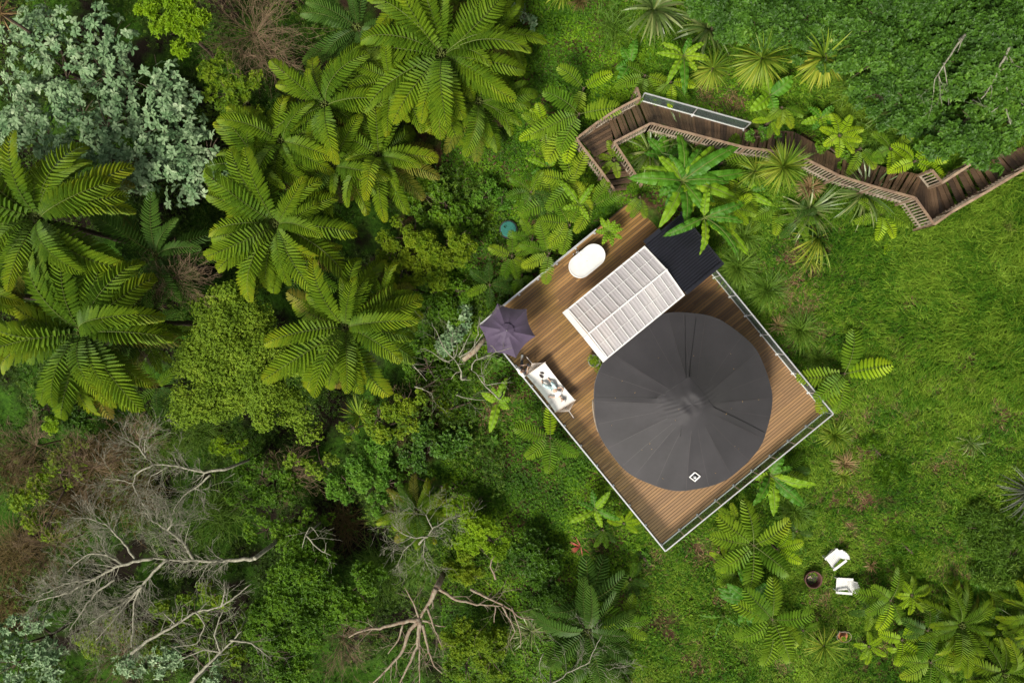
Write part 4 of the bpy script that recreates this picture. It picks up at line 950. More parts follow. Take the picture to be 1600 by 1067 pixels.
def dome_points(blobs, dens, sub=.34, depth=.5):
    """shoots on the lumpy surface of a crown built from many small clumps; blobs: (x,y,z,r,h)"""
    Ps, Ds = [], []
    for (x, y, z, r, h) in blobs:
        ns = max(6, int(10 * (r / 1.2)**1.6)); 
        for _ in range(ns):
            a = rng.random() * 2 * PI; q = math.sqrt(rng.random()) * .92; ct = math.sqrt(max(0, 1 - q * q))
            c = np.array([x + r * q * math.cos(a), y + r * q * math.sin(a), z - h * (1 - ct) - rng.random() * h * .25]); sr = r * sub * rng.uniform(.65, 1.35)
            n = int(dens * 1.45 * sr * sr * 2 * PI)
            dv_ = rng.normal(0, 1, (n, 3)); dv_[:, 2] = np.abs(dv_[:, 2]) - .25; dv_ = unit(dv_)
            rad = sr * (1 - depth * rng.random(n)**1.6); Ps.append(c + dv_ * rad[:, None] * [1, 1, .75] + rng.normal(0, sr * .17, (n, 3))); Ds.append(unit(dv_ + [0, 0, .9] + rng.normal(0, .25, (n, 3))))
    return np.concatenate(Ps), np.concatenate(Ds)
def tube_path(p, q, bow, n=6):
    p, q = np.array(p, float), np.array(q, float); return [p + (q - p) * t + np.array([bow[0], bow[1], bow[2]]) * math.sin(t * PI) for t in np.linspace(0, 1, n)]
def tree(label, blobs, z, kind, leaf, dens, name='tree', cat='tree', group=None, k=7, el=(5, 50), big=False, bark='bark', sub=.34, hfac=.75, depth=.5, thick=1.0):
    """blobs in photo pixels (px,py,rpx[,dz]); leaf = (length, width) metres"""
    B = []
    for b_ in blobs:
        zz_ = z + (b_[3] if len(b_) > 3 else 0); x, y = W2(b_[0], b_[1], zz_); r = b_[2] * (CAMH - zz_) / FPX; B.append((x, y, zz_ - .15, r * .86, r * hfac))
    cx_, cy_ = np.mean([b_[0] for b_ in B]), np.mean([b_[1] for b_ in B]); zg = float(ground(cx_, cy_)); t = thing(name, label, cat, (cx_, cy_, zg), group=group); o = np.array([cx_, cy_, zg])
    P, Dn = dome_points(B, dens, sub, depth); P[:, 2] = np.maximum(P[:, 2], ground(P[:, 0], P[:, 1]) + .05)
    g = G(); rosettes(g, P - o, Dn, k, leaf[0] * 1.15, leaf[1] * 1.2, el, big); g.build('crown', M[kind], t)
    zt = min(b_[2] for b_ in B) - zg; hb = max(.15, zt * .45); rt = (.05 + .035 * max(b_[3] for b_ in B)) * thick
    G().tube([(0, 0, -.2), (.06, .03, hb * .5), (0, 0, hb)], [rt * 1.3, rt, rt * .85], 8).build('trunk', M[bark], t, smooth=True)
    for b_ in B:
        e = np.array([b_[0], b_[1], b_[2] - b_[4] * .35]) - o
        g = G(); g.tube(tube_path((0, 0, hb * .9), e, (0, 0, .15 * b_[3])), np.linspace(rt * .8, rt * .2, 6), 6)
        for _ in range(7):
            a = rng.random() * 6.28; e2 = e + np.array([math.cos(a), math.sin(a), rng.uniform(-.1, .3)]) * b_[3] * rng.uniform(.5, .9); g.tube(tube_path(e * .8 + np.array([0, 0, hb * .2]), e2, (0, 0, .1)), np.linspace(rt * .3, .008, 6), 4, cap=False)
        g.build('limb', M[bark], t, smooth=True)
    return t
def grow(g, p, d, L, r, depth, spread=.6, wig=.11, up=0.0, n=5, child=4, minr=.005):
    """a crooked branch with side branches"""
    p = np.array(p, float); d = unit(np.array(d, float)); P = [p]; k = n
    for _ in range(k): d = unit(d + rng.normal(0, wig, 3) + [0, 0, up]); P.append(P[-1] + d * L / k)
    g.tube(P, np.linspace(r, max(minr, r * .35), k + 1), 5 if r > .015 else 3, cap=False, a=rng.random())
    if depth > 0:
        for c in range(child):
            i = 1 + int(rng.random() * (k - 1) + .3) ; q = P[min(i, k)]; dd = unit(P[min(i, k)] - P[min(i, k) - 1]); s_ = rng.normal(0, 1, 3); s_[2] *= .5; s_ = unit(s_ - dd * (s_ @ dd))
            grow(g, q, dd * math.cos(spread) + s_ * math.sin(spread), L * rng.uniform(.4, .7), max(minr, r * .5), depth - 1, spread, wig * 1.2, up, n, child, minr)
def dead_tree(label, limbs, z, twigs=2, mat_='deadwood', name='dead_tree', r0=.09, dens=1.0, cat='dead tree', root=None, child=3, group=None):
    """limbs: polylines of (px,py[,dz]) traced along the main boughs, thickness factor first"""
    f = limbs[0][1][0]; rx, ry = W2(f[0], f[1], z) if root is None else W2(root[0], root[1], z); zg = float(ground(rx, ry)); t = thing(name, label, cat, (rx, ry, zg), group=group); o = np.array([rx, ry, zg])
    G().tube([(0, 0, -.2), (.1, 0, (z - zg) * .5), W(f[0], f[1], z) - o], [r0 * 1.2, r0, r0 * limbs[0][0]], 7).build('trunk', M[mat_], t, smooth=True)
    for th_, pl2 in limbs:
        P = []
        for q in pl2: zq = z + (q[2] if len(q) > 2 else 0) + rng.normal(0, .05); P.append(W(q[0], q[1], zq) - o)
        P = np.array(P); seg = np.linalg.norm(np.diff(P, axis=0), axis=1); tt = np.concatenate([[0], np.cumsum(seg)]); N_ = max(4, int(tt[-1] / .22))
        u = np.linspace(0, tt[-1], N_); C = np.stack([np.interp(u, tt, P[:, c]) for c in range(3)], 1) + rng.normal(0, .018, (N_, 3)); g = G()
        rad = np.linspace(r0 * th_, max(.008, r0 * th_ * .3), N_); g.tube(C, rad, 7)
        if twigs:
            for _ in range(int(tt[-1] * 4.0 * dens)):
                i = int(rng.integers(max(1, N_ // 4), N_ - 1)); dd = unit(C[i] - C[i - 1]); s_ = rng.normal(0, 1, 3); s_[2] *= .45; s_ = unit(s_ - dd * (s_ @ dd))
                grow(g, C[i], dd * .75 + s_ * .75, rng.uniform(.5, 1.5), rad[i] * .3, twigs, child=child)
        g.build('bough', M[mat_], t, smooth=True)
    return t
def twig_bush(label, px, py, z, rpx, n=26, mat_='twig', leafy=None, depth=2, r=.012):
    x, y = W2(px, py, z); zg = float(ground(x, y)); t = thing('twiggy_shrub', label, 'bare shrub', (x, y, zg), group='leafless twiggy shrubs'); R = rpx * (CAMH - z) / FPX; h = max(.3, z - zg - R * .5)
    g = G(); g.tube([(0, 0, -.1), (.05, 0, h)], [.06, .035], 6)
    for _ in range(n):
        a = rng.random() * 6.28; el = rng.uniform(.0, 1.0); grow(g, (0, 0, h), (math.cos(a) * math.cos(el), math.sin(a) * math.cos(el), math.sin(el)), R * rng.uniform(.7, 1.1), r, depth, .5, .14, child=4)
    g.build('branches', M[mat_], t); return t
for t_, off, R_, kind in POTS:
    g = G(); n = int(60 * R_ / .1); P = rng.normal(0, R_ * .42, (n, 3)) * [1, 1, .5] + np.array(off) + [0, 0, R_ * .3]
    if R_ > .2: P = np.vstack([P, np.array([.3, -.2, .3]) + rng.normal(0, .12, (n // 2, 3)) * [.7, 1.2, 1]]); P[n:, 1] -= rng.random(n // 2) * .3
    rosettes(g, P, np.tile([0, 0, 1.], (len(P), 1)), 5, .07, .035); g.build('foliage', M[kind], t_)

# ================================================================ planting
TFG = 'tall tree ferns over the gully'
tree_fern('huge tree fern on the left edge, just below the grey leaved shrubs', 60, 342, 2.4, 138, 22, old=4)
tree_fern('huge tree fern on the left edge, lower one, above the bare grey branches', 128, 520, 2.0, 138, 22, old=5)
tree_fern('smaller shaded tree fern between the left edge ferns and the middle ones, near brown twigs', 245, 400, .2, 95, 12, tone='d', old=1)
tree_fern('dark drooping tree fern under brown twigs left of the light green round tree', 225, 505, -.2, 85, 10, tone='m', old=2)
tree_fern('big tree fern right of the grey leaved shrubs, in the middle of the left half', 432, 352, 2.2, 116, 20, old=3)
tree_fern('tree fern just above the big middle one, its fronds overlapping the grey leaved shrubs', 405, 262, 1.4, 86, 14, old=2)
tree_fern('tree fern left of the bare branches and umbrella, with long yellow-tipped fronds', 540, 512, 2.2, 116, 20, old=3)
tree_fern('tree fern near the top, right of the brown twiggy thicket', 508, 165, 2.0, 96, 17, old=4)
tree_fern('largest tree fern at the top, spreading toward the grass clearing', 692, 88, 2.6, 122, 21, old=5)
tree_fern('tree fern with olive fronds below the largest top one', 592, 245, 1.2, 88, 14, old=5)
tree_fern('shaded dark green tree fern at the top between two bright ones', 560, 45, .6, 85, 12, tone='d', old=1)
tree_fern('tree fern cut by the top edge, above the largest one', 655, -20, 2.0, 80, 12, old=2)
tree_fern('tree fern between the brown thicket and the olive bush, left of the top group', 440, 222, 1.8, 82, 14, old=2)
tree_fern('tree fern filling the middle of the top group, between its two largest neighbours', 612, 128, 1.9, 86, 14, old=3)
tree_fern('tree fern at the lower right of the top group, next to the clearing', 748, 160, 1.6, 84, 14, old=4)
tree_fern('tree fern at the lower left of the top group, above the mid green tree', 520, 260, 1.5, 78, 13, old=3)
tree_fern('tree fern tucked right of the lower middle one, toward the umbrella', 600, 470, 1.2, 62, 11, old=3)
tree_fern('tree fern cut by the left edge halfway down the photo', -25, 455, 1.6, 85, 13, old=2)
tree_fern('tree fern overhanging the leafy clearing at the top, right of the largest one', 775, 55, 1.2, 70, 12, old=1)
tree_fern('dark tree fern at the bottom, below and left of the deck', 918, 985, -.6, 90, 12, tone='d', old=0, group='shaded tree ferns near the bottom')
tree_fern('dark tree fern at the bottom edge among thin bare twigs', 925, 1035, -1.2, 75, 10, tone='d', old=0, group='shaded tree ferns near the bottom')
tree_fern('yellowish tree fern below the middle, behind thin grey branches', 650, 800, -1.2, 58, 11, tone='m', old=4, group='shaded tree ferns near the bottom')
tree_fern('large tree fern in the bottom right corner region', 1500, 975, .3, 66, 11, tone='b', old=1, group='tree ferns in the bottom right corner')
tree_fern('bright tree fern at the lower right edge above the corner', 1612, 955, .9, 62, 11, old=0, group='tree ferns in the bottom right corner')
tree_fern('tree fern cut by the bottom edge in the right corner', 1568, 1050, .4, 72, 11, tone='b', old=0, group='tree ferns in the bottom right corner')

FG = 'young tree ferns around the deck'
fern('four-fronded fern below the hammock side of the deck', 860, 684, -.7, 58, (168, 95, 262, 330, 215), 's', FG, (1,))
fern('fern at the right corner side of the deck with one bright lime frond', 1320, 584, .75, 74, (188, 14, 262, 80, 235, 215), 's', FG, (1,))
fern('large fern under the lower right railing of the deck', 1178, 852, -.7, 72, (100, 168, 265, 40, 140, 215, 320), 's', FG)
fern('fern left of the fire pit with broad spreading fronds', 1207, 968, -.8, 72, (95, 160, 10, 288, 262, 215, 320, 130), 's', FG)
fern('dark upright frond fern left of the deck bottom corner', 922, 940, -1.0, 78, (98, 75, 200, 330, 40), 'd', FG)
fern('bright pale green fern right of the dark bottom ferns', 970, 972, -1.0, 50, (10, 60, 150, 330, 200), 'm', FG)
fern('fern by the lower right of the white chairs', 1392, 938, -.6, 52, (140, 80, 200, 250, 300, 170), 's', FG, (3,))
fern('fern below the first right-hand fern, lime tipped', 1410, 1000, -.8, 42, (160, 70, 20, 260, 320), 'm', FG, (0, 1))
fern('fern with two pale fronds raised like wings above the boardwalk bend', 912, 138, 1.4, 52, (140, 28, 250), 'm', 'ferns around the boardwalk bend', wid=1.1)
fern('broad frond fern overlapping the outer bend railing', 905, 178, 2.0, 66, (5, 200, 150, 240), 's', 'ferns around the boardwalk bend', wid=1.1)
fern('bright fern pointing down-left of the boardwalk bend', 893, 196, 1.6, 68, (235, 195, 265), 'm', 'ferns around the boardwalk bend', wid=1.1)
for lab, px, py, z, r, az, tn in (
 ('fern under the lower end of the boardwalk bend', 895, 285, 1.3, 60, (170, 230, 110, 60, 300, 330), 's'),
 ('fern on the left of the cluster by the round green lid', 862, 315, 1.0, 58, (150, 200, 100, 250, 50, 320), 's'),
 ('fern leaning over the upper left deck railing next to the boardwalk foot', 925, 322, 1.5, 48, (185, 240, 130, 60, 20), 's'),
 ('fern whose fronds hang over the deck beside the boardwalk foot', 1000, 308, 1.5, 34, (285, 250, 225), 's'),
 ('fern above the white bathtub outside the railing', 890, 352, 1.2, 50, (170, 225, 258, 120, 60), 's'),
 ('fern lapping over the railing left of the bathtub', 858, 396, 1.1, 52, (160, 210, 262, 110, 60), 's'),
 ('small fern touching the round green lid', 832, 372, .4, 34, (170, 120, 220, 60, 280), 's'),
 ('low fern in the shade below the green lid', 800, 400, -1.0, 40, 6, 's'),
 ('low dark fern near the umbrella, among leafy ground cover', 765, 445, -1.2, 40, 6, 'd'),
 ('low fern by the boardwalk bend railing, in shade', 885, 235, .4, 45, (180, 240, 300, 60), 'd'),
 ('fern between boardwalk bend and pale winged fern', 940, 215, .2, 36, (200, 260, 320), 'd'),
 ('fern right of the winged fern, touching the steel railing', 1008, 118, 2.0, 52, (200, 250, 150, 300, 340), 's'),
 ('lime fern reaching over the steel and glass railing', 1048, 128, 2.2, 42, (270, 310, 230, 350), 'm')):
    fern(lab, px, py, z, r, az, tn, 'ferns around the boardwalk bend', (0,) if 'lime' in lab else ())
for lab, px, py, z, r, az, tn in (
 ('lime fern on the upper side of the boardwalk, left one of three', 1312, 212, 3.5, 36, (15, 60, 110, 160, 210, 260, 310, 340), 'l'),
 ('broad mid green fern between the two lime ferns above the boardwalk', 1345, 232, 3.4, 42, (300, 320, 250, 150, 90), 's'),
 ('yellow-green fern right of the middle one above the boardwalk', 1392, 232, 3.8, 40, (140, 200, 260, 310, 30), 'm'),
 ('bright lime fern touching the landing at the upper right of the boardwalk', 1430, 252, 4.3, 50, (5, 200, 60, 330, 150), 'l'),
 ('small fern over the boardwalk edge near the large rosette plant', 1222, 168, 3.2, 36, (260, 220, 300, 340, 180), 's'),
 ('low leafy fern right on the boardwalk edge', 1205, 188, 3.0, 28, 7, 'm'),
 ('fern right of the large leafy plant in the inner bend', 1128, 255, 1.8, 56, (20, 60, 320, 280, 350), 's'),
 ('fern below the slatted railing right of the large leafy plant', 1152, 285, 1.6, 58, (260, 300, 220, 10, 340, 60), 's'),
 ('small fern in the inner bend under the railing', 1110, 228, 1.6, 36, (200, 320, 20, 280), 's'),
 ('yellowish fern below the upper steps, beside the pale balusters', 1378, 335, 2.9, 46, (330, 290, 200, 150, 250, 20), 'm'),
 ('yellow-tipped fern hanging lowest under the upper steps', 1392, 362, 2.4, 40, (290, 250, 330, 200), 'l'),
 ('fern among flax below the long railing', 1215, 322, 1.4, 46, (160, 210, 260, 310, 20, 100), 's'),
 ('small fern in front of the long leaves right of the black roof', 1178, 330, 1.2, 36, (270, 330, 210, 30), 'm'),
 ('small yellow fern under the left corner of the deck bottom', 975, 818, -1.5, 26, (10, 60, 330, 170, 120), 'l'),
 ('dull small fern below the lower left railing', 942, 828, -1.5, 30, (280, 320, 240, 200), 'd'),
 ('fern in the shade behind the torn leaved plant by the deck', 1225, 735, -.9, 42, (0, 330, 40, 290), 'd'),
 ('little lime fern left of the big fern under the railing', 1132, 872, -1.2, 26, (160, 260, 100, 330), 'l'),
 ('fern right of the big fern under the railing', 1215, 858, -1.2, 40, (330, 20, 280, 60), 'm'),
 ('small lime fern at the bottom edge, right part', 1358, 1010, -1.2, 26, 6, 'l'),
 ('small lime fern beside the path to the bottom right corner', 1405, 1015, -1.0, 24, 5, 'l'),
 ('shaded fern at the bottom right, left of the corner ferns', 1455, 1035, -.6, 52, 8, 's'),
 ('shaded fern right of the fire pit clearing', 1450, 985, -.6, 48, 7, 'd'),
 ('shaded fern on the right edge in the corner group', 1595, 1015, .2, 48, 8, 's'),
 ('fern under the light green round tree, dark', 245, 605, -2.5, 48, 6, 'd'),
 ('half hidden fern under the middle tree ferns', 480, 420, -1.5, 60, 8, 'd')):
    fern(lab, px, py, z, r, az, tn, 'ferns along the boardwalk and lawn')

for q, (px, py, r, lab) in enumerate(((1150, 815, 34, 'under the torn leaved plant by the lower right railing'), (1245, 830, 30, 'right of the big fern under the railing, at the lawn edge'), (1155, 900, 36, 'between the two big ferns left of the fire pit'),
  (1255, 985, 30, 'left of the green spiky plant near the rusty chair'), (1360, 955, 30, 'left of the shaded corner ferns'), (1425, 930, 30, 'above the corner ferns, right of the white chairs'),
  (1090, 240, 34, 'under the long railing, behind the large leafy plant'), (1245, 345, 36, 'among drooping flax below the railing'), (1145, 325, 38, 'right of the black roof under the torn leaves'), (960, 250, 30, 'in the dark inside the first bend'),
  (830, 300, 40, 'at the far left of the fern cluster above the green lid'), (850, 205, 44, 'left of the boardwalk bend over the clearing edge'), (815, 430, 34, 'outside the upper left railing near the umbrella'), (985, 905, 30, 'under the bottom corner of the deck'))):
    fern('small fern ' + lab, px, py, (1.2 if px < 1100 and py < 320 else float(onpix(px, py)[2]) + .7), r, 6 + q % 3, 'sdm'[q % 3], 'ferns along the boardwalk and lawn')

# sword-leaved plants
spiky('cabbage tree with a round green head, left of the pair above the boardwalk', 1190, 92, 4.2, 46, 130, .045, skirt=True)
spiky('cabbage tree with a yellow skirt of old leaves, right of the pair', 1286, 92, 4.6, 44, 60, .085, skirt=True, el=(0, 70))
spiky('small cabbage tree with fine drooping leaves left of the pair', 1113, 108, 3.0, 33, 90, .03, skirt=True)
spiky('cabbage tree with a full round head overlapping the boardwalk railing', 1223, 262, 4.0, 42, 190, .042, el=(-40, 88))
spiky('fine leaved cabbage tree below the slatted railing right of the leafy plants', 1180, 268, 2.6, 34, 90, .03)
FLX = dict(kind='flax', cat='flax', trunk=False, el=(15, 75), droop=1.1, group='flax clumps', seg=6)
spiky('dark glossy flax clump at the top edge right of the clearing', 1020, 18, None, 62, 70, .12, **FLX)
spiky('flax clump between the top clump and the cabbage trees', 1104, 48, None, 56, 70, .09, **FLX)
spiky('pale flax clump under the dark glossy trees, right of the cabbage trees', 1393, 170, None, 58, 60, .09, **FLX)
spiky('yellowish flax at the very top edge of the clearing', 878, -8, None, 34, 30, .05, azl=(270, 30), **{**FLX, 'kind': 'spiky'})
spiky('flax clump with brownish leaves in the inner bend of the boardwalk', 1014, 238, .8, 46, 60, .06, **{**FLX, 'kind': 'flax'})
spiky('flax clump below the slatted railing, with long grey-green leaves', 1345, 305, None, 55, 60, .07, **FLX)
spiky('drooping flax clump left of the grey-green one under the railing', 1262, 330, None, 55, 50, .06, **FLX)
spiky('yellowish drooping flax on the grass edge', 1275, 372, None, 52, 44, .05, azl=(240, 60), **{**FLX, 'kind': 'spiky'})
spiky('dark purple-grey flax on the right edge of the photo', 1604, 765, None, 58, 60, .07, **{**FLX, 'kind': 'flax_dark'})
spiky('dark glossy flax in the inner bend next to the railing', 1060, 215, 1.0, 40, 40, .07, **FLX)
spiky('wispy flax at the right edge near the corner ferns', 1600, 975, None, 52, 70, .04, **FLX)
spiky('fan palm like plant in the gully below the middle tree fern', 562, 650, -2.2, 36, 50, .05, cat='palm', el=(-10, 60), droop=.4)
spiky('green spiky plant by the rusty metal chair', 1287, 1008, -1.2, 36, 80, .035, el=(0, 80), droop=.4)
spiky('dark spiky plant left of the bottom dark ferns', 830, 985, -2, 34, 40, .05, **FLX)
spiky('dry tan palm at the top left corner', 2, 22, 1, 28, 60, .05, kind='dryleaf', cat='palm')
spiky('small spiky plant under the boardwalk flax', 1262, 405, None, 30, 50, .03, **{**FLX, 'kind': 'spiky'})
for lab, px, py, r, n, kd in (
 ('big soft green tussock right of the black roof', 1150, 418, 44, 300, 'tuss'), ('soft green tussock between the railing and the slope', 1195, 452, 42, 260, 'tuss'),
 ('tussock beside the brown dead rosette', 1245, 515, 40, 260, 'tuss'), ('brown dead rosette outside the right deck railing', 1213, 508, 18, 60, 'dryleaf'),
 ('light tussock at the right corner of the deck', 1300, 678, 30, 150, 'spiky'), ('brown dead rosette below the deck right corner', 1317, 722, 22, 70, 'dryleaf'),
 ('tall tussock under the black roof plant', 1160, 370, 34, 200, 'tuss'), ('tussock near the torn leaved plant by the deck', 1240, 795, 34, 200, 'tuss'),
 ('thin weedy tuft on the right lawn', 1512, 690, 24, 40, 'flax'), ('small brown tuft by the white chairs', 1358, 880, 12, 30, 'dryleaf'),
 ('yellow tuft under the brown rosette', 1316, 742, 18, 60, 'spiky'), ('tussock at the right slope near the deck', 1275, 560, 26, 150, 'tuss'),
 ('long green sedge below the light green round tree', 268, 690, 48, 420, 'tuss'), ('green sedge right of the first sedge', 318, 665, 44, 380, 'tuss'),
 ('wide green sedge under the bare branches', 345, 795, 48, 420, 'tuss'), ('dark green sedge in the centre hollow', 600, 880, 48, 360, 'tuss'),
 ('orange brown sedge clump in the centre hollow', 545, 815, 36, 260, 'tuss_b'), ('brown sedge at the left above the bare branches', 165, 712, 48, 380, 'tuss_b'),
 ('brown sedge left of the bare branches', 120, 775, 55, 460, 'tuss_b'), ('brown sedge at the far left', 35, 858, 52, 420, 'tuss_b'),
 ('brown sedge between bare boughs', 215, 770, 50, 420, 'tuss_b'), ('brown sedge near the lower left corner', 20, 935, 46, 360, 'tuss_b'),
 ('dark sedge left of the dark round bush', 660, 875, 40, 260, 'tuss'), ('brown sedge low on the left edge', 30, 730, 45, 360, 'tuss_b'),
 ('green sedge under the top canopy by the flax', 1345, 130, 50, 380, 'tuss'), ('green sedge above the boardwalk under the flax', 1370, 205, 40, 260, 'tuss'),
 ('sedge by the glass railing top', 960, 45, 38, 240, 'tuss'), ('rusty coloured tuft at the top of the clearing', 905, 5, 20, 120, 'tuss_b'),
 ('dead brown tuft beside the round headed cabbage tree', 1262, 295, 22, 120, 'dryleaf')):
    tussock(lab, px, py, r, n, kd, wd=.02 if kd in ('tuss', 'tuss_b') else .03)

# broad leaves
broad('large leafy plant with long glossy arching leaves in the inner bend', 1066, 283, 2.2, 82, [(178,1.0),(95,.95),(140,.62),(30,1.15),(8,1.2),(-22,1.05),(-55,.75),(-95,.85),(-118,.95),(-150,.5),(60,.7),(-78,.6),(205,.45),(118,.5),(165,.75),(-5,.8),(-35,.65),(48,.85),(-128,.6)], 20, ('broad','broad','broad_lime'), shape='strap', tear=.16)
broad('banana like plant with torn drooping leaves over the black roof', 1100, 340, 3.0, 72, [(205,.92),(265,.75),(300,1.1),(322,1.25),(350,.8),(80,.6),(20,.9)], 15, ('broad','broad_lime'), tear=.4, shape='strap', el=(70, 100))
broad('yellow-green banana plant above the steel and glass railing', 1068, 88, 3.0, 50, [(150,.75),(178,.85),(70,.6),(350,.85),(240,1.0),(270,1.25),(310,.6),(30,.7)], 12, ('broad_lime','broad_lime','broad'), tear=.25, shape='strap')
broad('big leaved plant with a reddish stem right of the steel railing', 1203, 150, 3.2, 40, [(110,.8),(45,.95),(215,1.0),(285,.6),(160,.5)], 20, ('broad_lime','broad'), tear=.0)
broad('banana plant with torn bright leaves at the lower right deck railing', 1203, 742, .3, 56, [(60,.7),(355,1.15),(318,1.25),(275,1.05),(228,.95),(190,.45),(20,.6),(250,.6)], 17, ('broad','broad_lime'), tear=.4, shape='strap')
broad('young banana plant with pale leaves left of the deck, by a thin bare branch', 778, 628, -1.2, 38, [(70,1.0),(150,.75),(20,.55),(255,1.2),(330,.5),(110,.6)], 13, ('broad_lime',), tear=.15, shape='strap')
broad('young banana plant below the lower left railing', 930, 795, -1.2, 42, [(55,.9),(160,.7),(205,1.0),(340,.95),(290,.7),(100,.7)], 12, ('broad_lime','broad'), tear=.35, shape='strap')
broad('dark leafy plant left of the fern beside the fire pit', 1172, 935, -1.2, 48, 10, 16, ('broad',), tear=.1)
broad('banana plant left of the boardwalk bend among ferns', 858, 262, .9, 46, [(160,.8),(100,.7),(230,.9),(200,.6),(60,.5),(310,.6)], 12, ('broad_lime','broad'), tear=.25, shape='strap')
broad('light green banana sprout in the fern cluster', 905, 320, 1.6, 46, [(130,1.0),(55,.8),(200,.6),(300,.6)], 11, ('broad_lime',), tear=.3, shape='strap')
broad('dull green banana leaf clump between the winged fern and the steel railing', 985, 100, 1.8, 44, [(75,.8),(240,.9),(120,.6),(200,.5)], 18, ('broad',), tear=.2)
broad('glossy oval leaved plant left of the lime fern above the boardwalk', 1282, 185, 3.0, 28, 9, 12, ('broad_lime','broad'), tear=0)
broad('bright yellow-green shrub leaning over the deck above the bathtub', 952, 362, .9, 24, 9, 9, ('broad_lime',), tear=.1, cat='shrub', name='leafy_shrub')
broad('dark broad leaved shrub in the inner bend', 1040, 248, 1.2, 40, 9, 15, ('broad',), tear=.05)
broad('bluish leaf rosette on the leafy slope left of the deck', 770, 690, -2.0, 13, 8, 5.5, ('jade',), tear=0, el=(20, 40), name='leaf_rosette_plant')
broad('bluish leaf rosette right under the railing by the standing person', 776, 568, -1.8, 14, 9, 6, ('jade',), tear=0, el=(20, 40), name='leaf_rosette_plant')
broad('tiny leaf rosette in the clearing at the top', 958, 14, None, 12, 8, 4.5, ('jade',), tear=0, name='leaf_rosette_plant')
spiky('red leaved bromeliad in the grass left of the deck bottom corner', 907, 852, None, 16, 14, .05, kind='red', cat='bromeliad', trunk=False, el=(0, 50), droop=.5, azl=(210, 60))
broad('thin sprawling yellow-stemmed plant left of the dark leafy plant', 1128, 958, None, 42, [(178,.9),(250,.8),(330,.7)], 5, ('broad',), tear=.1)
broad('leafy plant at the right foot of the torn leaved banana over the roof', 1165, 300, 1.5, 46, 9, 12, ('broad','broad_lime'), tear=.25, shape='strap')

# leafy trees and shrubs
SG = 'grey-green leaved shrubs'
tree('grey-green leaved shrub in the upper left corner, nearest the corner', [(45,60,62),(25,140,60),(95,120,50),(70,15,45)], -.8, 'sage', (.28,.115), 1.5, 'grey_leaf_shrub', 'shrub', SG, 7, (-12, 22), True, sub=.4)
tree('pale grey-green leaved shrub at the top edge beside the bright lime tree', [(160,45,52),(150,110,52),(185,160,50),(125,75,36)], -.2, 'sage', (.28,.115), 1.5, 'grey_leaf_shrub', 'shrub', SG, 7, (-12, 22), True, sub=.4)
tree('grey-green leaved shrub left of the olive bush, above the middle tree fern', [(250,180,70),(270,245,66),(215,235,58),(235,115,52),(310,275,46),(190,280,40),(330,235,34)], .5, 'sage', (.28,.115), 1.5, 'grey_leaf_shrub', 'shrub', SG, 7, (-12, 22), True, sub=.4)
tree('grey-green leaved shrub hanging over the upper left edge tree fern', [(35,205,66),(110,205,66),(165,250,58),(110,165,50),(160,190,50)], .1, 'sage', (.28,.115), 1.5, 'grey_leaf_shrub', 'shrub', SG, 7, (-12, 22), True, sub=.4)
tree('small grey-green leaved shrub left of the umbrella behind bare branches', [(705,520,24),(690,535,18),(728,495,18)], -1.5, 'sage', (.26,.11), 14, 'grey_leaf_shrub', 'shrub', SG, 7, (5, 45), True)
tree('whitish leaved shrub in the lower left corner', [(25,1010,44),(75,1040,38),(50,970,24),(8,1050,40)], -2.4, 'sage', (.22,.075), 4, 'grey_leaf_shrub', 'shrub', SG, 8, (5, 50), True, sub=.4)
tree('sparse grey leaved shrub along the bottom edge left of the forked branches', [(205,1050,36),(255,1045,34),(330,1060,30)], -1.6, 'sage', (.2,.07), 12, 'grey_leaf_shrub', 'shrub', SG, 7, (5, 50), True)
tree('pale leaf sprig on the right of the largest top tree fern', [(815,18,20),(832,30,14)], 0, 'sage', (.22,.09), 12, 'grey_leaf_shrub', 'shrub', SG, 7, (5, 50), True)
tree('bright lime leaved tree at the top edge', [(262,8,46),(285,42,38),(228,5,26)], 1.0, 'lime', (.16,.055), 50, 'lime_leaf_tree', 'tree', None, 8, (10, 60))
tree('olive green bush between the grey shrubs and the brown thicket', [(345,140,40),(365,175,38),(330,100,34),(380,120,26)], -.4, 'olive', (.13,.04), 50, 'bush', 'bush', 'rounded bushes among the tree ferns')
tree('light green round tree in the middle left with tiny leaves', [(345,505,62),(330,575,66),(410,610,52),(300,630,46),(400,550,52),(455,560,30),(420,650,32),(360,460,40)], 1.0, 'limefine', (.065,.042), 150, 'small_leaf_tree', 'tree', None, 7, (10, 60), sub=.42, depth=.8)
tree('dense yellow-green round tree above and left of the umbrella', [(640,365,46),(692,395,46),(620,420,40),(665,425,42),(715,372,30),(600,385,28)], .6, 'olive', (.10,.035), 95, 'round_tree', 'tree', None, 8, (10, 60), sub=.3)
tree('mid green tree behind the yellow-green round one', [(655,300,44),(700,320,38),(640,265,34),(725,345,24)], -.4, 'green', (.11,.06), 50, 'bush', 'bush', 'rounded bushes among the tree ferns')
tree('pale star-leaved bush near the clearing right of the mid green tree', [(765,295,30),(790,305,20),(745,310,20)], -.6, 'jade', (.14,.05), 50, 'star_leaf_bush', 'bush', None, 8)
tree('dark green bush in the shadow below the yellow-green round tree', [(690,470,44),(640,470,36),(715,450,28),(590,430,30)], -1.0, 'green', (.10,.05), 55, 'bush', 'bush', 'rounded bushes among the tree ferns')
tree('bright green star-leaved bush below the lower middle tree fern', [(560,735,38),(590,700,32),(535,760,28),(610,760,26),(590,790,20)], -1.6, 'jade', (.15,.055), 45, 'star_leaf_bush', 'bush', None, 8)
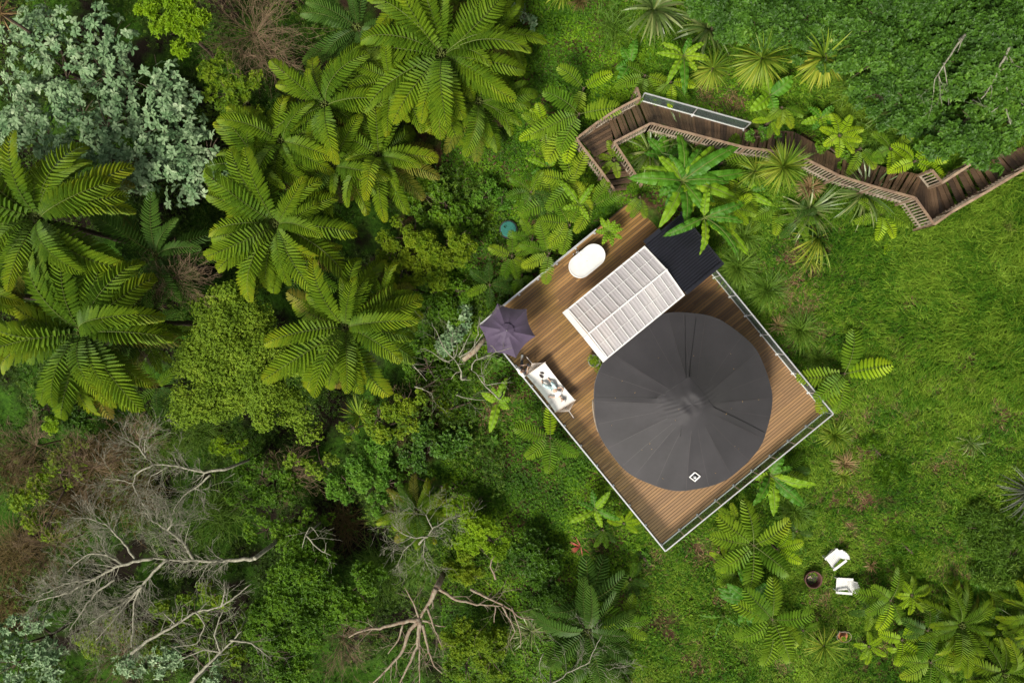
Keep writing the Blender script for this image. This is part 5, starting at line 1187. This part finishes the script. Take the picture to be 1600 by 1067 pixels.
tree('yellow-green small leaved bush between the lower middle tree fern and the leathery shrub', [(600,665,30),(630,660,32),(640,625,28),(540,675,22),(585,650,26)], -1.2, 'olive', (.085,.045), 75, 'bush', 'bush', 'rounded bushes among the tree ferns')
tree('leathery dark leaved shrub at the edge of the leafy slope', [(665,685,34),(695,700,32),(650,720,28),(720,690,22)], -1.6, 'gloss', (.24,.085), 22, 'leathery_shrub', 'shrub', None, 6, (5, 60), True)
tree('sparse small leaved bush right below the light green round tree', [(480,690,34),(470,650,28),(500,730,30),(455,720,24)], -1.8, 'limefine', (.085,.05), 34, 'bush', 'bush', 'rounded bushes among the tree ferns', depth=.9)
tree('dark round bush left of the dark bottom ferns', [(840,885,44),(860,920,34),(815,860,34),(835,930,34)], -.9, 'dark', (.14,.055), 55, 'round_bush', 'bush', None, 8)
tree('brightest yellow-green bush below the centre', [(745,830,44),(775,855,28),(720,800,28)], -.6, 'lime', (.10,.04), 85, 'bush', 'bush', 'bushes in the lower centre', 8)
tree('second bright bush, just below the brightest one', [(718,885,34),(735,905,22)], -1.0, 'olive', (.10,.04), 85, 'bush', 'bush', 'bushes in the lower centre', 8)
tree('olive bush at the bottom edge below the reddish bare tree', [(745,1010,46),(725,1050,36),(775,1040,32),(700,1010,26)], -1.0, 'olive', (.10,.04), 75, 'bush', 'bush', 'bushes in the lower centre', 8)
tree('wide green tree at the lower left centre beside the forked grey boughs', [(470,905,56),(430,950,58),(530,945,50),(480,990,50),(410,1010,44),(440,1045,40),(570,920,34)], -.8, 'green', (.12,.05), 55, 'wide_green_tree', 'tree', None, 8)
tree('green bush left of the wide green tree, under the grey boughs', [(330,930,36),(290,960,34),(350,1020,36),(300,1000,30)], -2.6, 'olive', (.1,.05), 45, 'bush', 'bush', 'low bushes under the bare branches')
tree('low yellow-green bush under the lower left boughs', [(180,980,40),(225,1000,40),(140,1000,34),(240,960,30)], -3.0, 'olive', (.1,.045), 45, 'bush', 'bush', 'low bushes under the bare branches')
tree('dark bush with one bright shoot near the left edge', [(90,650,40),(125,655,34),(60,640,30)], -3.0, 'dark', (.10,.05), 45, 'bush', 'bush', 'low bushes under the bare branches')
tree('small bright shoot tuft standing over the dark left bush', [(74,664,17)], -2.2, 'lime', (.12,.04), 60, 'bush', 'bush', 'low bushes under the bare branches')
tree('mixed green bush at the left edge, middle height', [(40,790,44),(85,740,38),(60,835,38),(110,700,30)], -3.0, 'olive', (.10,.05), 32, 'bush', 'bush', 'low bushes under the bare branches', depth=.9)
tree('mid green bush above the centre hollow', [(400,745,40),(430,775,38),(375,790,30),(440,735,26)], -2.6, 'green', (.11,.05), 45, 'bush', 'bush', 'low bushes under the bare branches')
tree('green bush left of the centre hollow above the wide green tree', [(440,840,40),(480,830,38),(400,830,30),(510,860,30)], -2.6, 'green', (.10,.045), 45, 'bush', 'bush', 'low bushes under the bare branches')
tree('light star-leaved bush above the bare branches, left centre', [(345,695,26),(370,705,20)], -2.2, 'lime', (.11,.04), 45, 'star_leaf_bush', 'bush', None)
tree('sparse bush between leathery shrub and yellowish tree fern', [(680,760,36),(720,765,30),(640,745,24),(755,790,20)], -2.0, 'green', (.085,.045), 38, 'bush', 'bush', 'bushes in the lower centre', depth=.9)
tree('green bush under the umbrella side branches', [(665,570,38),(690,600,34),(650,615,34),(720,590,26)], -2.4, 'green', (.085,.045), 48, 'bush', 'bush', 'rounded bushes among the tree ferns')
tree('sunlit bush below the thin branches left of the umbrella', [(710,640,36),(680,645,28),(745,625,24)], -2.3, 'olive', (.085,.045), 34, 'bush', 'bush', 'rounded bushes among the tree ferns', depth=.9)
CG = 'dark glossy leaved trees in the upper right'
tree('dark glossy tree at the top edge above the cabbage trees', [(1170,5,56),(1230,20,60),(1290,10,60),(1110,-5,40),(1335,40,52),(1255,58,38),(1310,75,36),(1200,-30,60)], 5.2, 'gloss', (.15,.08), 58, 'glossy_tree', 'tree', CG, 7, (0, 50))
tree('dark glossy tree at the top right, largest of them, with pale bare twigs', [(1400,30,72),(1460,85,72),(1400,110,58),(1520,30,72),(1355,95,44),(1470,160,60),(1425,165,46),(1440,-20,70),(1375,150,34)], 6.2, 'gloss', (.15,.08), 58, 'glossy_tree', 'tree', CG, 7, (0, 50))
tree('dark glossy tree on the right edge hanging over the top steps', [(1560,125,72),(1540,200,56),(1590,50,66),(1600,180,58),(1500,210,42),(1560,243,24),(1610,120,60)], 7.0, 'gloss', (.15,.08), 58, 'glossy_tree', 'tree', CG, 7, (0, 50))
tree('bright star-leaved bush between flax and dark glossy tree', [(1122,22,26),(1145,40,22),(1108,10,20)], 3.6, 'jade', (.16,.06), 40, 'star_leaf_bush', 'bush', None, 8)
FT = 'feathery bushes on the right lawn'
tree('feathery light green bush at the right edge', [(1565,850,44),(1545,820,36),(1590,880,44),(1560,900,34),(1590,830,36)], .9, 'tuss', (.24,.03), 75, 'feathery_bush', 'bush', FT, 7, (20, 75))
tree('soft feathery bush in the middle of the right lawn', [(1385,720,30),(1398,740,28),(1370,700,24)], -.2, 'green', (.22,.026), 50, 'feathery_bush', 'bush', FT, 7, (20, 75), depth=.9)
tree('low feathery bush above the white chairs to the right', [(1420,860,32),(1395,835,26),(1440,880,26)], -1.0, 'green', (.22,.026), 40, 'feathery_bush', 'bush', FT, 7, (20, 75), depth=.9)
tree('dark low shrub at the grass edge under the upper steps', [(1378,402,20),(1395,410,16),(1365,408,12)], 1.8, 'green', (.10,.05), 60, 'low_shrub', 'shrub', None)
tree('leafy shrub growing over the boardwalk edge beside the steel railing end', [(1172,212,12),(1240,212,14),(1220,205,14),(1195,205,12)], 2.7, 'jade', (.13,.06), 50, 'low_shrub', 'shrub', None)
tree('low leafy shrub on the upper side of the level boardwalk', [(1290,222,14),(1325,246,16),(1348,258,14)], 3.1, 'green', (.11,.06), 60, 'low_shrub', 'shrub', None)
tree('small greyish shrub below the deck bottom corner', [(1003,868,14),(1012,880,14)], -2.0, 'jade', (.09,.05), 60, 'low_shrub', 'shrub', None)

# leafless shrubs and dead trees
twig_bush('wide leafless brown thicket at the top edge left of the tree ferns', 385, 35, 0, 80, 44, depth=2)
twig_bush('second leafless thicket under the first, beside the tree fern', 420, 75, -1.5, 55, 26, depth=2)
twig_bush('tangle of brown twigs between the left and middle tree ferns', 262, 432, 1.2, 52, 30, depth=2)
twig_bush('faint brown twigs below the thin branches, left centre', 640, 640, -2.0, 50, 18, depth=2)
twig_bush('dense leafless twigs in front of the light lower left boughs', 205, 690, -1.8, 42, 34, 'twig', depth=2)
twig_bush('brown twigs at the lower left near the bottom edge', 180, 1030, -2.2, 50, 26, depth=2)
twig_bush('brown leafless scrub at the left edge above the brown sedges', 40, 700, -2.6, 52, 30, depth=2)
twig_bush('brown leafless scrub left of the upper grey dead branches', 130, 735, -2.2, 55, 34, depth=2)
twig_bush('brown scrub under the grey dead branches at far left', 70, 860, -2.6, 58, 34, depth=2)
twig_bush('reddish scrub beside the small leaved sparse bush', 445, 745, -2.8, 48, 26, depth=2)
twig_bush('soft brown twigs between wide green tree and reddish bare tree', 530, 1005, -1.6, 50, 28, depth=2)
dead_tree('long dead tree lying leftwards at the lower left, pale grey with many twigs', [
 (1.0, [(398,872),(330,877),(262,874),(240,872)]), (.8, [(240,872),(205,878),(180,886),(150,903),(108,925),(55,940)]), (.75, [(262,874),(240,892),(222,915),(210,940),(207,985),(205,1010)]),
 (.7, [(303,873),(285,845),(262,828),(240,815),(225,798)]), (.6, [(213,875),(195,850),(182,835),(165,820),(140,810),(112,808)]), (.55, [(195,882),(165,865),(140,864),(120,878),(105,892)]),
 (.6, [(222,915),(190,945),(160,960),(140,975)]), (.55, [(180,905),(150,925),(125,960),(108,985)]), (.5, [(262,828),(270,815),(266,800)]), (.5, [(222,915),(180,965),(150,1000)]), (.45, [(150,903),(100,912),(60,932)])],
 .2, 2, r0=.10, dens=2.4)
dead_tree('upper grey dead branches at the left, above the long dead tree', [
 (1.0, [(352,733),(318,738),(285,730),(240,725),(228,715)]), (.7, [(228,715),(218,700),(205,690),(185,680)]), (.7, [(240,725),(212,740),(208,760),(228,795),(240,802)]), (.7, [(330,742),(305,762),(285,775),(270,800),(262,815)]),
 (.5, [(228,715),(225,690),(232,670)]), (.5, [(262,730),(235,745),(228,770)]), (.45, [(212,755),(185,750),(160,748)]), (.45, [(305,762),(320,770),(318,790)])], -.2, 2, r0=.07, dens=2.1)
dead_tree('forked grey boughs at the bottom edge left of the wide green tree', [
 (1.0, [(290,1075),(318,1045),(345,1018),(372,992),(378,985)]), (.9, [(205,1020),(232,1000),(275,975),(305,955),(345,948),(365,935),(392,912)]), (.55, [(345,948),(352,922),(350,905)]), (.6, [(345,1018),(335,995),(342,965),(350,950)]),
 (.5, [(275,975),(262,965),(255,955)]), (.6, [(360,1000),(395,1005),(425,1030)]), (.5, [(305,955),(320,975),(310,1005),(272,1010)]), (.5, [(345,1018),(320,1015),(280,1030)])], .4, 1, r0=.09, dens=.9)
dead_tree('reddish barked bare tree in the lower centre with grey drooping boughs', [
 (1.2, [(682,918),(668,945),(656,966)]), (.9, [(656,966),(625,972),(600,980),(565,985),(545,995)]), (.85, [(656,966),(640,985),(628,1020),(600,1050),(580,1070)]), (.8, [(656,970),(652,1010),(635,1045),(622,1075)]),
 (.6, [(656,970),(655,1005),(656,1070)]), (.65, [(660,975),(668,1010),(678,1040),(692,1052)]), (.5, [(660,968),(680,976),(696,978)]), (.5, [(656,966),(645,940),(632,918)]), (.5, [(668,950),(680,985),(690,1010)]), (.45, [(630,975),(622,1000),(605,1022)])],
 .2, 1, 'redbark', r0=.12, dens=.5)
dead_tree('reddish bare boughs reaching right from the bright bushes to the dark round bush', [
 (1.0, [(685,918),(710,936),(745,944),(785,946)]), (.8, [(735,920),(765,935),(790,946),(812,965),(838,968)]), (.7, [(775,905),(765,882),(772,868)]), (.6, [(785,946),(805,985),(798,1000)]), (.5, [(775,946),(772,972)]), (.5, [(800,950),(815,990),(812,1012)])],
 .0, 1, 'redbark', r0=.085, dens=.6)
U = lambda q: [(640 + x / 5.335, 480 + y / 5.335) for x, y in q]
dead_tree('pale bare tree whose thin branches reach over the umbrella', [
 (1.0, U([(435,600),(432,560),(425,520),(400,470),(370,430)])), (.6, U([(370,430),(330,400),(270,310),(230,220),(180,120)])), (.5, U([(370,430),(310,465),(260,430),(180,375),(90,340)])), (.45, U([(370,430),(365,370),(350,300),(355,180)])),
 (.45, U([(370,430),(400,360),(400,290)])), (.5, U([(330,460),(240,410),(215,340)])), (.5, U([(400,470),(460,470),(440,440),(385,390)])), (.5, U([(410,400),(450,340),(490,260),(520,185)])), (.55, U([(420,420),(500,370),(545,310),(600,240),(630,200)])),
 (.6, U([(435,605),(480,605),(515,605)])), (.5, U([(425,535),(380,545),(350,595)]))], .9, 1, r0=.05, dens=.45)
dead_tree('pale bare sapling nearest the umbrella with branches over its lower edge', [
 (1.0, U([(750,765),(700,720),(640,660),(590,610),(575,570),(515,525)])), (.8, U([(515,525),(515,490),(545,440),(620,415),(700,385),(760,365),(855,345)])), (.6, U([(565,430),(550,370),(545,290),(575,230),(570,150),(578,70)])), (.4, U([(575,230),(570,150),(620,135)])), (.45, U([(730,375),(675,315)])),
 (.5, U([(600,625),(640,650),(700,645),(760,625)])), (.45, U([(575,570),(620,580),(625,620)])), (.45, U([(625,630),(605,560),(600,450)])), (.4, U([(555,300),(600,235),(630,205)]))], 2.9, 1, r0=.035, dens=.35)
dead_tree('fallen thin grey stick left of the pale bare tree', [(1.0, U([(20,475),(80,540),(145,612)])), (.6, U([(50,510),(20,490)]))], -.8, 1, r0=.03, dens=.4, name='fallen_branch', cat='branch')
dead_tree('fallen pale stick lower left of the pale bare tree', [(1.0, U([(45,662),(110,680),(195,720)])), (.6, U([(110,680),(160,700),(200,765)]))], -1.2, 1, r0=.03, dens=.5, name='fallen_branch', cat='branch')
dead_tree('thin long stick lying on the leafy slope under the pale tree', [(1.0, U([(390,735),(470,755),(560,770),(660,775)]))], -1.6, 1, r0=.025, dens=.5, name='fallen_branch', cat='branch')
dead_tree('thin grey branch fork in the centre hollow', [(1.0, [(478,835),(490,850),(502,860),(518,868)]), (.7, [(485,823),(478,835),(472,855)]), (.6, [(487,823),(498,838)]), (.6, [(508,862),(510,848),(512,845)])], -.8, 1, r0=.045, dens=.6)
dead_tree('thin pale dead tree over the yellowish tree fern', [(1.0, [(655,850),(668,838),(675,825),(690,818),(705,805)]), (.8, [(668,838),(645,840),(625,832),(612,815)]), (.7, [(675,825),(665,805),(658,795)]), (.6, [(665,840),(660,865),(668,885)]), (.6, [(650,842),(630,860),(620,885)])], .2, 2, r0=.05, dens=1.6)
dead_tree('pale bare branches sticking out of the largest glossy tree', [(1.0, [(1508,55),(1490,80),(1475,100),(1462,120),(1458,145)]), (.7, [(1475,100),(1478,130)]), (.6, [(1505,60),(1496,82)]), (.6, [(1465,115),(1472,130)])], 6.6, 1, r0=.045, dens=.4)
dead_tree('pale bare trunk pieces showing on the right side of the glossy trees', [(1.0, [(1580,65),(1572,85),(1560,110),(1545,140),(1535,155)]), (.8, [(1572,135),(1573,160),(1572,178),(1580,195)]), (.6, [(1560,110),(1590,105)]), (.6, [(1572,160),(1550,175)])], 6.9, 1, r0=.06, dens=.5)
dead_tree('dark thin bare branches at the bottom over the dark ferns', [(1.0, [(860,1070),(890,1050),(920,1035),(935,1000),(945,985)]), (.6, [(920,1035),(950,1045),(985,1040)]), (.5, [(850,1020),(843,1035),(845,1060)])], .2, 2, r0=.04, dens=.9)
p = W(742, 545, -1.9); t = thing('fallen_log', 'reddish brown log lying under the pale bare tree beside the umbrella', 'log', p)
G().tube([W(724, 562, -2) - p, W(742, 548, -1.8) - p, W(758, 528, -1.7) - p], [.13, .14, .11], 9).build('trunk', M['redbark'], t, smooth=True)

# ================================================================ what nobody could count
def rand_px(n, x0, x1, y0, y1): return rng.uniform(x0, x1, n), rng.uniform(y0, y1, n)
def gpos(px, py):
    z = np.zeros(len(px))
    for _ in range(6): k = (CAMH - z) / FPX; x = (px - 800) * k; y = -(py - 533.5) * k; z = ground(x, y)
    return x, y, z
def under_deck(x, y, mrg=.1):
    q = np.stack([x - DO[0], y - DO[1]], 1); a = q @ ex[:2]; b_ = -(q @ ey[:2]); return (a > mrg) & (a < DL - mrg) & (b_ > mrg) & (b_ < DW - mrg)
CL = np.array([onpix(px, py) for px, py in ((975,270),(930,225),(980,180),(1080,190),(1160,210),(1240,225),(1310,260),(1370,278),(1430,300),(1462,315),(1520,278),(1600,240))])
def under_path(x, y):
    m = np.zeros(len(x), bool)
    for a, b_ in zip(CL[:-1, :2], CL[1:, :2]):
        d = b_ - a; L = (d @ d); t = np.clip(((x - a[0]) * d[0] + (y - a[1]) * d[1]) / L, 0, 1); m |= np.hypot(x - a[0] - d[0] * t, y - a[1] - d[1] * t) < .62
    return m
def soft(px, py, blobs):
    f = np.zeros(len(px))
    for bx, by, br in blobs: f = np.maximum(f, np.clip(1.5 - np.hypot(px - bx, py - by) / br, 0, 1))
    return f
BARE = [(1262,520,30),(1285,570,22),(1225,455,26),(1275,405,22),(1240,395,20),(1300,640,24),(1335,690,20),(1345,780,16),(1330,830,14),(1400,640,16),(1460,600,14),(1510,560,16),(1420,470,16),(1500,460,14),(1560,420,12),(1480,720,16),(1560,640,14),(1450,960,18),(1220,1040,20),(1090,1030,20),(1250,490,26),(1270,470,20),(1235,440,18),(1140,160,24),(1105,150,16),(1290,610,14),(1350,640,14),(1040,975,26),(1020,880,18),(1100,860,22),(1140,845,14),(790,625,24),(770,650,14),(930,850,20),(1290,940,14),(1410,1000,16),(1490,880,16),(990,190,12),(1350,700,10),(1130,930,12)]
def pool(n): 
    return rng.uniform(size=n)
# lawn and hillside grass
nt_ = 52000; tx, ty = rand_px(nt_, 985, 1680, -60, 1130); tv = rng.normal(0, .26, nt_); ta = rng.normal(0, .5, nt_); tl = rng.uniform(.55, 1.5, nt_)
tid = np.repeat(np.arange(nt_), 9); n = len(tid); px, py = tx[tid] + rng.normal(0, 2.2, n), ty[tid] + rng.normal(0, 2.2, n)
keep = ~((px < 1090) & (py > 300) & (py < 800)); keep &= rng.random(n) > .9 * soft(px + 9 * np.sin(py / 7), py + 9 * np.sin(px / 6), BARE)
keep &= ~((px < 1240) & (py < 230) & (rng.random(n) < .6)); px, py, tid = px[keep], py[keep], tid[keep]
x, y, z = gpos(px, py); k = ~under_deck(x, y) & ~under_path(x, y); px, py, x, y, z, tid = (q[k] for q in (px, py, x, y, z, tid)); n = len(x)
hill = np.clip((px - 1250) / 250, 0, 1) * np.clip((720 - py) / 250, 0, 1) + .15
swirl = np.sin(x * .55 + 1.3 * np.sin(y * .4)) + np.cos(y * .6 - x * .25)
az = np.radians(215) + swirl * .55 + ta[tid] + rng.normal(0, .35, n) + (rng.random(n) < .25) * rng.uniform(-PI, PI, n)
L = (.18 + .42 * hill) * rng.uniform(.7, 1.25, n) * tl[tid]; g = G()
blades(g, np.stack([x, y, z - .01], 1), az, np.radians(rng.uniform(28, 72, n)), L, .022 + .018 * rng.random(n), 1.1, 2, np.clip(.38 + .14 * hill + tv[tid] + rng.normal(0, .15, n), 0, 1))
tagp(g.build('grass', M['grass']), 'uneven bright green grass of the lawn and hillside', None, None, 'stuff')
# leafy ground cover round the deck and in the clearing
n = 150000; px, py = rand_px(n, 690, 1260, -60, 1130)
keep = (px < 1010 + 60 * np.sin(py / 90)) | (rng.random(n) < .38) | ((py < 230) & (rng.random(n) < .8)); keep &= rng.random(n) > .9 * soft(px, py, BARE + [(795,359,24),(785,390,22),(740,540,16),(850,340,20)])
px, py = px[keep], py[keep]; x, y, z = gpos(px, py); k = ~under_deck(x, y, .2) & ~under_path(x, y); x, y, z = x[k], y[k], z[k]; n = len(x)
h = .02 + .10 * rng.random(n)**2 + .12 * (np.sin(x * 2.3) * np.cos(y * 1.9) > .3) * rng.random(n)
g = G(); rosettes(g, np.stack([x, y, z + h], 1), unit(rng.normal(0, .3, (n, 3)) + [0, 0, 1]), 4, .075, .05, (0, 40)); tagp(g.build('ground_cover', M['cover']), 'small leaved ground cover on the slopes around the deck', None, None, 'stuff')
# shaded undergrowth in the gully
n = 62000; px, py = rand_px(n, -120, 790, -100, 1160); dens = noise if False else None
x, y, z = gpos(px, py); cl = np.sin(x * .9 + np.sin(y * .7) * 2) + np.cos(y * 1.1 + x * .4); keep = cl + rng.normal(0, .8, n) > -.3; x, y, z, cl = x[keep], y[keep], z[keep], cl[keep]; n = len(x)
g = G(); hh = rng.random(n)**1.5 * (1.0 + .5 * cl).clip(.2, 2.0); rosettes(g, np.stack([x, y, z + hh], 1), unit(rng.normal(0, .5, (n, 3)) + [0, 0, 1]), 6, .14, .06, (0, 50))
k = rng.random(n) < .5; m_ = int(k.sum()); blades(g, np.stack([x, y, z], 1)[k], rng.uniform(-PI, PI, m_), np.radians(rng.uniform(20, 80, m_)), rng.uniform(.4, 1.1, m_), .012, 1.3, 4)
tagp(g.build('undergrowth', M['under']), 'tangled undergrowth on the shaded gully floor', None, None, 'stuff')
# fallen leaves and dry litter
n = 17000; px, py = rand_px(n, 700, 1650, -40, 1100); bl = np.array([(b_[0], b_[1], b_[2]) for b_ in BARE]); pick = rng.integers(0, len(bl), n); cl = rng.random(n) < .75
px = np.where(cl, bl[pick, 0] + rng.normal(0, 1, n) * bl[pick, 2] * 1.3, px); py = np.where(cl, bl[pick, 1] + rng.normal(0, 1, n) * bl[pick, 2] * 1.3, py)
x, y, z = gpos(px, py); k = ~under_deck(x, y) & ~under_path(x, y); x, y, z = x[k], y[k], z[k]; n = len(x); g = G()
blades(g, np.stack([x, y, z + .03], 1), rng.uniform(-PI, PI, n), rng.normal(.1, .15, n), rng.uniform(.08, .4, n), rng.uniform(.008, .03, n), .3, 2)
k = 24; xa, ya = rng.uniform(-3.4, 3.4, k), rng.uniform(-3.4, 3.4, k); q = np.hypot(xa, ya) < 3.6; xa, ya = xa[q], ya[q]
blades(g, np.stack([xa + TC[0], ya + TC[1], roofz(xa, ya) + .03], 1), rng.uniform(-PI, PI, len(xa)), 0., rng.uniform(.03, .09, len(xa)), .03, .2, 2, .8)
k = 170; aa_, bb_ = rng.uniform(.1, DL - .1, k), rng.uniform(.1, DW - .1, k)**1.0; P = np.array([D(a, b_, .015) for a, b_ in zip(aa_, bb_)])
blades(g, P, rng.uniform(-PI, PI, k), 0., rng.uniform(.03, .11, k), rng.uniform(.015, .04, k), .2, 2)
tagp(g.build('leaf_litter', M['dryleaf']), 'dry brown leaf litter on bare patches of soil', None, None, 'stuff')
